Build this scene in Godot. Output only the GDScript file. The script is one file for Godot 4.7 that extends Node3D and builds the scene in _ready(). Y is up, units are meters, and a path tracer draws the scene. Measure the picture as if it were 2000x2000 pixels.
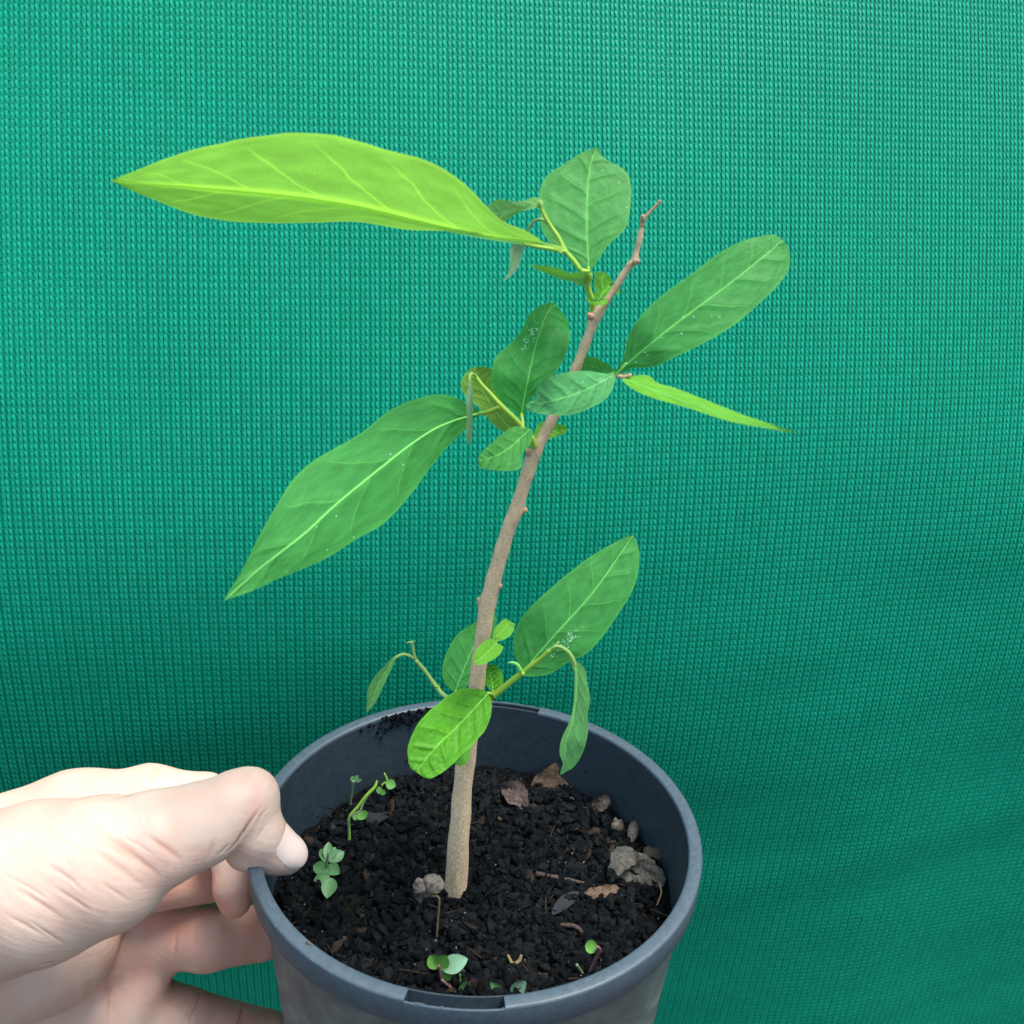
extends Node3D
# A young shrub in a black nursery pot, held by a hand before a green knitted shade cloth.
# Lengths in the data are millimetres; the pot's axis is the y axis and its rim lies at y = 135.

const MM := 0.001
const RIM := 135.0
const SOIL := 108.0
var rng := RandomNumberGenerator.new()
var mats := {}
var used := {}
var sapling: Node3D


func _ready() -> void:
	# --- camera, sky, light, exposure
	var cam := Camera3D.new()
	cam.name = "camera"
	cam.fov = 53.13
	cam.near = 0.01
	cam.far = 50.0
	cam.basis = Basis(Vector3.RIGHT, deg_to_rad(-22.6168)) * Basis(Vector3.BACK, deg_to_rad(2.9267))
	cam.position = Vector3(6.02, 348.38, 258.31) * MM
	var lens := CameraAttributesPhysical.new()
	lens.frustum_focal_length = 24.0
	lens.exposure_aperture = 16.0
	lens.frustum_focus_distance = 0.335
	lens.auto_exposure_enabled = false
	cam.attributes = lens
	cam.fov = 53.13
	add_child(cam)
	var env := Environment.new()
	var sky := Sky.new()
	var sm := ProceduralSkyMaterial.new()
	sm.sky_top_color = Color(0.80, 0.92, 1.0)
	sm.sky_horizon_color = Color(0.62, 0.68, 0.74)
	sm.sky_curve = 0.12
	sm.ground_bottom_color = Color(0.34, 0.3, 0.25)
	sm.ground_horizon_color = Color(0.32, 0.3, 0.27)
	sm.ground_curve = 0.08
	sm.sun_angle_max = 1.0
	sky.sky_material = sm
	env.background_mode = Environment.BG_SKY
	env.sky = sky
	env.background_energy_multiplier = 0.43
	env.tonemap_mode = Environment.TONE_MAPPER_LINEAR
	env.tonemap_exposure = 3.95
	env.sdfgi_enabled = true
	env.ssao_enabled = true
	env.ssil_enabled = true
	var we := WorldEnvironment.new()
	we.name = "world_environment"
	we.environment = env
	add_child(we)
	var sun := DirectionalLight3D.new()
	sun.name = "overcast_sun"
	sun.light_energy = 0.5
	sun.light_color = Color(1.0, 0.97, 0.92)
	sun.light_angular_distance = 24.0
	sun.shadow_enabled = true
	sun.look_at_from_position(Vector3(0.36, 1.0, 0.04), Vector3.ZERO, Vector3.UP)
	add_child(sun)
	rng.seed = 7
	make_materials()
	make_cloth()
	make_pot()
	make_soil()
	make_sapling()
	make_person()
	make_debris()


# ---------------------------------------------------------------- helpers
func numbered(called: String) -> String:
	used[called] = used.get(called, 0) + 1
	return called if used[called] == 1 else "%s_%03d" % [called, used[called] - 1]


func thing(called: String, label: String, category: String, at := Vector3.ZERO, group := "") -> Node3D:
	var o := Node3D.new()
	o.name = numbered(called)
	add_child(o)
	o.position = at * MM
	tag(o, label, category, group)
	return o


func tag(o: Node3D, label: String, category: String, group := "") -> void:
	o.set_meta("label", label)
	if category:
		o.set_meta("category", category)
	if group:
		o.set_meta("group", group)


func put(st: SurfaceTool, called: String, material: Material, parent: Node3D, normals := true) -> MeshInstance3D:
	if normals:
		st.generate_normals()
	var o := MeshInstance3D.new()
	o.name = called
	o.mesh = st.commit()
	o.material_override = material
	o.cast_shadow = GeometryInstance3D.SHADOW_CASTING_SETTING_ON
	parent.add_child(o, true)
	return o


func begin() -> SurfaceTool:
	var st := SurfaceTool.new()
	st.begin(Mesh.PRIMITIVE_TRIANGLES)
	st.set_smooth_group(0)
	return st


# rows of points (mm, all the same length) to a sheet; back lets a closed row wrap
func sheet(st: SurfaceTool, rows: Array, first: int, uv := true, flip := false) -> int:
	var nr := rows.size()
	var nc: int = rows[0].size()
	for r in nr:
		for c in nc:
			if uv:
				st.set_uv(Vector2(float(c) / (nc - 1), float(r) / (nr - 1)))
			st.add_vertex(rows[r][c] * MM)
	for r in nr - 1:
		for c in nc - 1:
			var a := first + r * nc + c
			var q := [a, a + 1, a + nc, a + 1, a + nc + 1, a + nc]
			if flip:
				q.reverse()
			for i in q:
				st.add_index(i)
	return first + nr * nc


func spline(p: Array, t: float):
	var n := p.size() - 1
	var x: float = clampf(t, 0.0, 1.0) * n
	var i: int = mini(int(x), n - 1)
	var u := x - i
	var b = p[i]
	var c = p[i + 1]
	var a = p[i - 1] if i > 0 else b * 2.0 - c
	var d = p[i + 2] if i + 2 <= n else c * 2.0 - b
	return (b * 2.0 + (c - a) * u + (a * 2.0 - b * 5.0 + c * 4.0 - d) * u * u + (b * 3.0 - a - c * 3.0 + d) * u * u * u) * 0.5


# a tube along points (mm) with a radius at each; rough adds bumps; ends are closed
func tube(st: SurfaceTool, first: int, pts: Array, radii: Array, rows := 12, sides := 8, rough := 0.0, seed_ := 1) -> int:
	var nz := FastNoiseLite.new()
	nz.seed = seed_
	nz.frequency = 0.16
	var grid := []
	var side := Vector3.ZERO
	var length := 0.0
	for i in pts.size() - 1:
		length += (pts[i + 1] - pts[i]).length()
	for r in rows + 1:
		var t := float(r) / rows
		var p: Vector3 = spline(pts, t)
		var tan_: Vector3 = (spline(pts, minf(t + 0.02, 1.0)) - spline(pts, maxf(t - 0.02, 0.0))).normalized()
		if side == Vector3.ZERO:
			side = tan_.cross(Vector3.BACK if absf(tan_.z) < 0.8 else Vector3.UP)
		side = (side - tan_ * side.dot(tan_)).normalized()
		var other := tan_.cross(side)
		var rad: float = maxf(0.02, spline(radii, t))
		if r == 0 or r == rows:
			var cap := []
			for c in sides + 1:
				cap.append(p - tan_ * rad * (0.25 if r == 0 else -0.25))
			if r == 0:
				grid.append(cap)
		var row := []
		for c in sides + 1:
			var a := TAU * (c % sides) / sides
			var k := rad
			if rough > 0.0:
				k += rough * nz.get_noise_3d(cos(a) * rad * 2.0, t * length, sin(a) * rad * 2.0)
			row.append(p + (side * cos(a) + other * sin(a)) * k)
		grid.append(row)
		if r == rows:
			var cap2 := []
			for c in sides + 1:
				cap2.append(p + tan_ * rad * 0.25)
			grid.append(cap2)
	return sheet(st, grid, first, true, false)


func tube_part(called: String, pts: Array, radii: Array, material: Material, parent: Node3D, rows := 12, sides := 8, rough := 0.0, seed_ := 1) -> MeshInstance3D:
	var st := begin()
	tube(st, 0, pts, radii, rows, sides, rough, seed_)
	return put(st, called, material, parent)


# ---------------------------------------------------------------- materials
func srgb(r: float, g: float, b: float) -> Color:
	return Color(r / 255.0, g / 255.0, b / 255.0)


func plain(key: String, c: Color, rough := 0.6, spec := 0.5) -> StandardMaterial3D:
	var m := StandardMaterial3D.new()
	m.resource_name = key
	m.albedo_color = c
	m.roughness = rough
	m.metallic_specular = spec
	mats[key] = m
	return m


func noise_tex(freq: float, seed_: int, from: Color, to: Color, size := 512, stretch := 1.0, octaves := 4) -> ImageTexture:
	var nz := FastNoiseLite.new()
	nz.seed = seed_
	nz.noise_type = FastNoiseLite.TYPE_SIMPLEX_SMOOTH
	nz.frequency = freq
	nz.fractal_octaves = octaves
	var im := Image.create(size, size, false, Image.FORMAT_RGB8)
	var turn := TAU / size
	var rad := size / TAU
	for y in size:
		var cy := cos(y * turn) * rad * stretch
		var sy := sin(y * turn) * rad * stretch
		for x in size:
			var v := clampf(0.5 + 0.75 * nz.get_noise_3d(cy + 200.0 * cos(x * turn) * 0.0 + cos(x * turn) * rad, sy + sin(x * turn) * rad, sin(x * turn) * rad - cy * 0.7), 0.0, 1.0)
			im.set_pixel(x, y, from.lerp(to, v))
	return ImageTexture.create_from_image(im)


# the veins of a leaf: u across, v from base to tip; returns [tint, height]
func vein_maps(pairs: int, seed_: int, slope: float, relief: float, rib := 0.05, rib_pale := 0.8) -> Array:
	var w := 192
	var h := 640
	var cell := FastNoiseLite.new()
	cell.seed = seed_
	cell.noise_type = FastNoiseLite.TYPE_CELLULAR
	cell.cellular_return_type = FastNoiseLite.RETURN_DISTANCE2_SUB
	cell.frequency = 0.034
	var soft := FastNoiseLite.new()
	soft.seed = seed_ + 5
	soft.frequency = 0.011
	soft.fractal_octaves = 4
	var speck := FastNoiseLite.new()
	speck.seed = seed_ + 9
	speck.frequency = 0.21
	var tint := PackedByteArray()
	tint.resize(w * h * 3)
	var height := PackedByteArray()
	height.resize(w * h)
	for y in h:
		var v := float(y) / h
		for x in w:
			var u := 2.0 * x / (w - 1) - 1.0
			var a := absf(u)
			var wob := 0.016 * soft.get_noise_2d(x * 0.8, y * 0.8)
			var ph := (v + wob - slope * pow(a, 0.8) * (1.0 - 0.35 * v)) * pairs + (0.45 if u > 0.0 else 0.0)
			var near := absf(ph - roundf(ph)) / pairs
			var fade := 1.0 - smoothstep(0.55, 0.98, a)
			var second := exp(-pow(near / 0.0026, 2.0)) * fade * (0.0 if ph < 0.35 else 1.0)
			var dip := exp(-pow(near / 0.022, 2.0)) * fade * (0.0 if ph < 0.35 else 1.0)
			var mid := exp(-pow(u / lerpf(rib, rib * 0.7, v), 2.0))
			var net := 1.0 - smoothstep(0.0, 0.11, cell.get_noise_2d(x * 1.6, y) + 1.0)
			var rim := smoothstep(0.93, 1.0, a)
			var s := clampf(second + 0.5 * net * (0.55 + 0.45 * soft.get_noise_2d(x * 4.0, y * 2.0 + 500.0)) + mid * rib_pale + rim * 0.55, 0.0, 1.35)
			var base := 0.66 + 0.065 * soft.get_noise_2d(x * 3.0, y * 1.4) + 0.05 * speck.get_noise_2d(x * 2.0, y * 1.3)
			var r := lerpf(base, 0.97, s * 0.6)
			var g := lerpf(base, 0.93, s * 0.5)
			var b := lerpf(base, 0.86, s * 0.45)
			if speck.get_noise_2d(x * 4.1 + 900.0, y * 2.6) > 0.82:
				r = 0.95
				g = 0.95
				b = 0.95
			var i := (y * w + x) * 3
			tint[i] = int(clampf(r, 0, 1) * 255)
			tint[i + 1] = int(clampf(g, 0, 1) * 255)
			tint[i + 2] = int(clampf(b, 0, 1) * 255)
			height[y * w + x] = int(255 * clampf(0.62 - relief * dip * 0.22 - 0.05 * net + 0.06 * second + 0.06 * soft.get_noise_2d(x * 5.0, y * 2.5), 0, 1))
	return [ImageTexture.create_from_image(Image.create_from_data(w, h, false, Image.FORMAT_RGB8, tint)), ImageTexture.create_from_image(Image.create_from_data(w, h, false, Image.FORMAT_L8, height))]


func leaf_mat(key: String, c: Color, maps: Array, rough: float, through: Color, relief := 0.1, sheen := 0.0) -> void:
	var m := plain(key, c, rough + 0.1, 0.27)
	m.albedo_texture = maps[0]
	m.heightmap_enabled = true
	m.heightmap_texture = maps[1]
	m.heightmap_scale = relief
	m.backlight_enabled = true
	m.backlight = through
	m.cull_mode = BaseMaterial3D.CULL_DISABLED
	m.texture_repeat = false
	if sheen > 0.0:
		m.rim_enabled = true
		m.rim = sheen
		m.rim_tint = 0.2


func make_materials() -> void:
	var a := vein_maps(7, 3, 0.16, 1.0)
	var b := vein_maps(8, 21, 0.2, 0.6)
	var under := vein_maps(9, 33, 0.22, 0.8, 0.1, 2.4)
	leaf_mat("bright", srgb(184, 242, 140), under, 0.5, Color(1.25, 1.36, 0.95), -0.03)
	leaf_mat("green", srgb(112, 214, 112), a, 0.42, Color(0.6, 0.74, 0.25))
	leaf_mat("mid", srgb(96, 206, 104), a, 0.42, Color(0.55, 0.68, 0.22))
	leaf_mat("dark", srgb(84, 206, 92), b, 0.36, Color(0.4, 0.5, 0.16))
	leaf_mat("fresh", srgb(124, 220, 62), a, 0.26, Color(0.5, 0.62, 0.14), 0.2)
	leaf_mat("lime", srgb(158, 250, 88), b, 0.42, Color(0.6, 0.7, 0.25))
	leaf_mat("mottled", srgb(178, 236, 96), b, 0.4, Color(0.7, 0.75, 0.3), 0.12)
	leaf_mat("young", srgb(176, 255, 150), b, 0.6, Color(0.7, 0.85, 0.3), 0.06, 0.25)
	leaf_mat("pale", srgb(120, 226, 138), a, 0.25, Color(0.3, 0.4, 0.15), 0.08, 0.15)
	leaf_mat("greyish", srgb(140, 226, 134), b, 0.6, Color(0.45, 0.6, 0.22), 0.06, 0.25)
	leaf_mat("silver", srgb(214, 255, 212), b, 0.7, Color(0.8, 0.95, 0.65), 0.05, 0.3)
	plain("rib_green", srgb(122, 204, 100), 0.5).backlight_enabled = true
	mats.rib_green.backlight = Color(0.3, 0.35, 0.1)
	mats.rib_green.cull_mode = BaseMaterial3D.CULL_DISABLED
	plain("rib_bright", srgb(238, 250, 170), 0.5).backlight_enabled = true
	mats.rib_bright.backlight = Color(1.2, 1.3, 0.9)
	mats.rib_bright.cull_mode = BaseMaterial3D.CULL_DISABLED
	var bark := plain("bark", srgb(255, 255, 255), 0.75, 0.4)
	bark.albedo_texture = noise_tex(0.16, 4, srgb(160, 132, 104), srgb(240, 214, 180), 256, 1.6)
	bark.uv1_scale = Vector3(1, 9, 1)
	bark.heightmap_enabled = true
	bark.heightmap_texture = noise_tex(0.2, 14, Color.BLACK, Color.WHITE, 256, 1.6)
	bark.heightmap_scale = 0.015
	plain("spot", srgb(176, 214, 190), 0.6, 0.3).cull_mode = BaseMaterial3D.CULL_DISABLED
	plain("twig_green", srgb(140, 178, 64), 0.5, 0.4)
	plain("twig_downy", srgb(136, 172, 96), 0.75, 0.4)
	plain("twig_brown", srgb(190, 160, 128), 0.75, 0.4)
	plain("node_brown", srgb(172, 140, 112), 0.8, 0.3)
	# pot plastic: scuffed blue-black, with sky reflection painted into the rim's tone
	var pot := plain("pot", srgb(255, 255, 255), 0.42, 0.5)
	pot.albedo_texture = noise_tex(0.05, 8, srgb(57, 69, 81), srgb(71, 85, 99), 512, 1.0, 5)
	pot.uv1_triplanar = true
	pot.uv1_scale = Vector3.ONE * 14.0
	pot.roughness_texture = noise_tex(0.03, 9, Color(0.75, 0.75, 0.75), Color(1, 1, 1), 256)
	pot.roughness = 0.55
	pot.heightmap_enabled = true
	pot.heightmap_texture = noise_tex(0.2, 10, Color.BLACK, Color.WHITE, 256)
	pot.heightmap_scale = 0.006
	var dusty := pot.duplicate()
	dusty.resource_name = "dusty pot plastic"
	dusty.albedo_texture = noise_tex(0.02, 18, srgb(58, 66, 72), srgb(118, 122, 122), 512, 1.0, 5)
	dusty.uv1_scale = Vector3.ONE * 9.0
	mats["dusty"] = dusty
	var shaded_pot := pot.duplicate()
	shaded_pot.albedo_texture = noise_tex(0.04, 28, srgb(33, 44, 54), srgb(48, 60, 70), 512, 1.0, 5)  # same plastic as the rim, shade of the interior painted in as darker colour
	mats["inside"] = shaded_pot
	var scuff := plain("scuff", srgb(112, 130, 146), 0.6, 0.4)
	scuff.resource_name = "scuffed plastic"
	var soil := plain("soil", srgb(255, 255, 255), 0.9, 0.2)
	soil.albedo_texture = noise_tex(0.09, 12, srgb(3, 4, 6), srgb(18, 21, 25), 512)
	soil.uv1_triplanar = true
	soil.uv1_scale = Vector3.ONE * 22.0
	var crumb := plain("crumb", Color.WHITE, 0.85, 0.22)
	crumb.vertex_color_use_as_albedo = true
	# the cloth: green polyethylene tape
	var knit := plain("knit", Color.WHITE, 0.55, 0.28)
	knit.vertex_color_use_as_albedo = true
	plain("cloth_back", Color(0.002, 0.28, 0.172).linear_to_srgb(), 0.7, 0.2)  # a touch darker than the tapes: shade between stitches painted in
	var skin := plain("skin", Color.WHITE, 0.5, 0.45)
	skin.vertex_color_use_as_albedo = true
	skin.subsurf_scatter_enabled = true
	skin.subsurf_scatter_strength = 0.2
	plain("nail", srgb(236, 210, 202), 0.28, 0.5)
	plain("dead_leaf", srgb(112, 86, 66), 0.7, 0.3)
	plain("grey_leaf", srgb(82, 80, 74), 0.75, 0.3)
	plain("brown_bark", srgb(84, 66, 60), 0.75, 0.3)
	plain("weed", srgb(74, 118, 72), 0.5, 0.5)
	plain("weed_pale", srgb(130, 172, 140), 0.4, 0.5)
	plain("weed_lime", srgb(96, 150, 66), 0.5, 0.5)
	plain("weed_pink", srgb(120, 88, 92), 0.6, 0.4)
	plain("weed_stem", srgb(110, 134, 104), 0.6, 0.4)
	plain("moss", srgb(44, 68, 14), 0.9, 0.2)
	plain("straw", srgb(126, 108, 82), 0.7, 0.3)
	plain("stone", srgb(38, 41, 46), 0.8, 0.3)
	plain("husk", srgb(104, 92, 82), 0.6, 0.4)
	for k in ["dead_leaf", "grey_leaf", "brown_bark", "husk"]:
		var m: StandardMaterial3D = mats[k]
		var c: Color = m.albedo_color
		m.albedo_texture = noise_tex(0.05, 40 + k.length(), c.darkened(0.55), c.lightened(0.14), 256, 1.0, 5)
		m.albedo_color = Color.WHITE
		m.uv1_triplanar = true
		m.uv1_scale = Vector3.ONE * 60.0


# ---------------------------------------------------------------- shade cloth
const CLOTH_AT := Vector3(11, 92, -123)
const ROW_X := Vector3(0.98290, 0.01357, -0.18365)
const COL_Y := Vector3(-0.00106, 0.99731, -0.07330)
const CELL := Vector2(3.88, 2.79)
var fold_noise := FastNoiseLite.new()


func cloth_point(u: float, v: float, lift := 0.0) -> Vector3:
	var n := ROW_X.cross(COL_Y)
	var f := 1.7 * fold_noise.get_noise_2d(u * 0.25 + v * 0.1, v * 0.95 - u * 0.16) * smoothstep(170.0, -60.0, v)
	f += 1.6 * fold_noise.get_noise_2d(u * 0.5 + 300.0, v * 0.4)
	# sheet bent to grade the light: upper part leans back, lower hangs in
	var over := maxf(0.0, v - 60.0)
	var under := maxf(0.0, 50.0 - v)
	f -= 40.0 * (sqrt(1.0 + pow(over / 130.0, 2.0)) - 1.0) * 1.3
	f -= 30.0 * (sqrt(1.0 + pow(under / 95.0, 2.0)) - 1.0) * lerpf(1.0, 0.45, smoothstep(-20.0, 220.0, u))
	f -= (0.00042 if u < 40.0 else 0.00022) * (u - 40.0) * (u - 40.0) / (1.0 + absf(u - 40.0) / 500.0)  # sideways bend added so the left side takes less light
	return CLOTH_AT + ROW_X * u + COL_Y * v + n * (f + lift)


func make_cloth() -> void:
	fold_noise.seed = 11
	fold_noise.frequency = 0.011
	fold_noise.fractal_octaves = 2
	var cloth := thing("shade_cloth", "green knitted shade cloth hanging as a wall behind the potted plant", "shade cloth")
	var st := begin()
	var rows := []
	for j in 61:
		var row := []
		for i in 61:
			row.append(cloth_point(lerpf(-600, 640, i / 60.0), lerpf(470, -560, j / 60.0), -0.34))
		rows.append(row)
	sheet(st, rows, 0)
	var back := put(st, "backing", mats.cloth_back, cloth)
	back.set_meta("label", "back layer of the cloth, gap shade painted in as darker green")
	# one stitch: two flat tapes that zigzag between the rows, and the chain that holds them
	st = begin()
	var first := 0
	var w := CELL.x
	var h := CELL.y
	first = tape(st, first, 0.24 * w, 0.33 * w, 0.19 * w, 0.125 * w, h, 0.0)
	first = tape(st, first, 0.66 * w, 0.83 * w, 0.165 * w, 0.145 * w, h, 0.11)
	var chain := []
	for i in 9:
		var x := w * i / 8.0
		chain.append(Vector3(x, 0.1 * sin(TAU * i / 8.0) , -0.06 + 0.06 * cos(TAU * i / 4.0)))
	first = tube(st, first, chain, [0.13, 0.13, 0.13], 8, 5)
	var loop := []
	for i in 7:
		var x := w * (0.02 + 0.62 * i / 6.0)
		loop.append(Vector3(x, -0.3 + 0.5 * i / 6.0 + 0.06 * sin(PI * i / 6.0), 0.14 + 0.16 * sin(PI * i / 6.0)))
	first = tube(st, first, loop, [0.07, 0.1, 0.07], 6, 4)
	st.generate_normals()
	var mm := MultiMesh.new()
	mm.transform_format = MultiMesh.TRANSFORM_3D
	mm.use_colors = true
	mm.mesh = st.commit()
	var nu := 316
	var nv := 366
	mm.instance_count = nu * nv
	var k := 0
	for j in nv:
		for i in nu:
			var u := (i - 152) * w
			var v := (j - 199) * h
			var p := cloth_point(u, v)
			var x := (cloth_point(u + w, v) - p) / w
			var y := (cloth_point(u, v + h) - p) / h
			var z := x.cross(y).normalized()
			mm.set_instance_transform(k, Transform3D(Basis(x, y, z), (p + Vector3(rng.randf_range(-0.06, 0.06), rng.randf_range(-0.04, 0.04), 0)) * MM))
			var s := rng.randf_range(0.93, 1.06)
			mm.set_instance_color(k, Color(0.003 * s, 0.305 * s, 0.192 * s))
			k += 1
	var o := MultiMeshInstance3D.new()
	o.name = "stitches"
	o.multimesh = mm
	o.material_override = mats.knit
	o.set_meta("kind", "stuff")
	cloth.add_child(o, true)


# a flat tape of a stitch from its foot at y 0 to its head at y h, with three ribs
func tape(st: SurfaceTool, first: int, top: float, foot: float, half_top: float, half_foot: float, h: float, proud: float) -> int:
	var rows := []
	for r in 6:
		var t := r / 5.0
		var row := []
		for c in 7:
			var s := c / 3.0 - 1.0
			var x := lerpf(foot, top, t) + s * lerpf(half_foot, half_top, t)
			var z := proud + 0.19 * sin(PI * t) - 0.01 + (0.055 if c % 2 == 0 else -0.045)
			row.append(Vector3(x, lerpf(0.05, h - 0.05, t), z))
		rows.append(row)
	return sheet(st, rows, first, true, true)


# ---------------------------------------------------------------- pot
func ring_point(r: float, y: float, a: float) -> Vector3:
	return Vector3(r * sin(a), y, r * cos(a))


func lathe(profile: Array, from: float, to: float, steps: int) -> Array:
	var rows := []
	for p in profile:
		var row := []
		for i in steps + 1:
			row.append(ring_point(p.x, p.y, lerpf(from, to, float(i) / steps)))
		rows.append(row)
	return rows


func make_pot() -> void:
	var pot := thing("plant_pot", "round black plastic nursery pot with a slotted rim, holding the sapling", "plant pot")
	# wall: outside down, base, inside up
	var st := begin()
	var y := RIM
	var out := [Vector2(67.0, y - 9.0), Vector2(66.6, y - 9.6), Vector2(64.0, y - 40), Vector2(60.6, y - 80), Vector2(56.4, y - 129), Vector2(55.2, y - 131.5), Vector2(52, y - 132.2), Vector2(0.01, y - 132)]
	sheet(st, lathe(out, 0, TAU, 128), 0, true, true)
	var into := [Vector2(65.72, y - 1.2), Vector2(65.3, y - 8), Vector2(63.8, y - 27), Vector2(62.2, y - 45), Vector2(0.01, y - 45.2)]
	var st2 := begin()
	sheet(st2, lathe(into, 0, TAU, 128), 0, true, false)
	put(st, "outer_wall", mats.dusty, pot)
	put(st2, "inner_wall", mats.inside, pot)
	# rim: a thick lip, open in two slots
	var r0 := 65.75
	var r1 := 70.0
	st = begin()
	var first := 0
	var slots := [Vector2(-0.215, 0.155), Vector2(PI - 0.30, PI + 0.02)]
	var marks := [slots[0].y, slots[1].x, slots[1].y, slots[0].x + TAU]
	for k in 2:
		var prof := [Vector2(r0 + 0.05, y - 4), Vector2(r0, y - 0.7), Vector2(r0 + 0.25, y - 0.15), Vector2(r0 + 0.8, y), Vector2(r1 - 0.8, y), Vector2(r1 - 0.22, y - 0.2), Vector2(r1, y - 0.8), Vector2(r1 - 0.25, y - 8.4), Vector2(r1 - 0.6, y - 9.0), Vector2(r1 - 1.2, y - 9.2), Vector2(66.5, y - 9.3)]
		first = sheet(st, lathe(prof, marks[k * 2], marks[k * 2 + 1], 64), first)
	for k in 2:
		var s: Vector2 = slots[k]
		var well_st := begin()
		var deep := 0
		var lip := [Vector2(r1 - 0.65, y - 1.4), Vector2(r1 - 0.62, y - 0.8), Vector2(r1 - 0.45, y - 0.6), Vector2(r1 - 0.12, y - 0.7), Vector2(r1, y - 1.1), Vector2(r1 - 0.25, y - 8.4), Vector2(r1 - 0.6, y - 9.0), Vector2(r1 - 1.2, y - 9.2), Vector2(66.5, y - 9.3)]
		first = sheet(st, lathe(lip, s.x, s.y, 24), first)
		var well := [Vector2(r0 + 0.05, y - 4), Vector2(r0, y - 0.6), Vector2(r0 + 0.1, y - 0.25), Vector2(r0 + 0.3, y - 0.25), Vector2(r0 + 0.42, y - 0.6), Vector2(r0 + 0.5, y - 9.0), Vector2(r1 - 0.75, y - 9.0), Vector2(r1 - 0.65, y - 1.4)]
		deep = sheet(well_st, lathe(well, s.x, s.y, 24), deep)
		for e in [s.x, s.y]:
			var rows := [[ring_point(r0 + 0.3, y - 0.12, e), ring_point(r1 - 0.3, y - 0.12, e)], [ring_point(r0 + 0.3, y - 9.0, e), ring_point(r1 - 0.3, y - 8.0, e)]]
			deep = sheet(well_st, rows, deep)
		put(well_st, "rim_slot", mats.inside, pot)  # dark inner plastic paints the shade of the recess into the slot
	put(st, "rim", mats.pot, pot)
	# scuffs: thin pale scrapes raised along the rim's edges
	st = begin()
	first = 0
	for i in 40:
		var a := rng.randf_range(-1.7, 1.7)
		var edge := rng.randf()
		var span := rng.randf_range(0.004, 0.05)
		var pts := []
		for q in 4:
			var b := a + span * q / 3.0
			if edge < 0.6:
				pts.append(ring_point(r1 - 0.2 + rng.randf_range(-0.12, 0.0), y - 0.22 + rng.randf_range(-0.06, 0.03), b))
			elif edge < 0.8:
				pts.append(ring_point(r1 - 0.3, y - 8.4 + rng.randf_range(-0.1, 0.1), b))
			else:
				pts.append(ring_point(lerpf(r0 + 0.9, r1 - 1.0, fposmod(a * 37.0 + q * 0.05, 1.0)), y - 0.02, b))
		var fat := rng.randf_range(0.04, 0.12)
		first = tube(st, first, pts, [0.02, fat, fat * 0.7, 0.02], 5, 4)
	put(st, "scuff_marks", mats.scuff, pot).set_meta("kind", "stuff")


# ---------------------------------------------------------------- soil
func soil_height(x: float, z: float) -> float:
	var n1 := fold_noise.get_noise_2d(x * 6.0, z * 6.0)
	var n2 := fold_noise.get_noise_2d(x * 22.0 + 90.0, z * 22.0)
	return SOIL + 2.2 * n1 + 1.8 * n2


func lump(seed_: int, sx: float, sy: float, sz: float) -> ArrayMesh:
	var nz := FastNoiseLite.new()
	nz.seed = seed_
	nz.frequency = 1.3
	var sp := SphereMesh.new()
	sp.radial_segments = 9
	sp.rings = 6
	sp.radius = 1.0
	sp.height = 2.0
	var arr := sp.get_mesh_arrays()
	var v: PackedVector3Array = arr[Mesh.ARRAY_VERTEX]
	for i in v.size():
		var p := v[i]
		var k := 1.0 + 1.0 * nz.get_noise_3d(p.x, p.y, p.z)
		v[i] = Vector3(p.x * sx, p.y * sy, p.z * sz) * k
	var st := begin()
	for i in v.size():
		st.add_vertex(v[i] * MM)
	for i in arr[Mesh.ARRAY_INDEX]:
		st.add_index(i)
	st.generate_normals()
	return st.commit()


func scatter(called: String, mesh: Mesh, count: int, small: float, big: float, colors: Array, lift: float, parent: Node3D, flat := 1.0, mat: Material = null) -> void:
	var mm := MultiMesh.new()
	mm.transform_format = MultiMesh.TRANSFORM_3D
	mm.use_colors = true
	mm.mesh = mesh
	mm.instance_count = count
	for i in count:
		var a := rng.randf() * TAU
		var s := lerpf(small, big, pow(rng.randf(), 3.0))
		var r := (63.0 - 1.8 * s) * sqrt(rng.randf())
		var x := r * cos(a)
		var z := r * sin(a)
		var b := Basis.from_euler(Vector3(rng.randf_range(-PI, PI) * flat, rng.randf() * TAU, rng.randf_range(-PI, PI) * flat)).scaled(Vector3.ONE * s)
		mm.set_instance_transform(i, Transform3D(b, Vector3(x, soil_height(x, z) + lift * s, z) * MM))
		mm.set_instance_color(i, colors[rng.randi() % colors.size()])
	var o := MultiMeshInstance3D.new()
	o.name = called
	o.multimesh = mm
	o.material_override = mat if mat else mats.crumb
	o.set_meta("kind", "stuff")
	parent.add_child(o, true)


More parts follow.
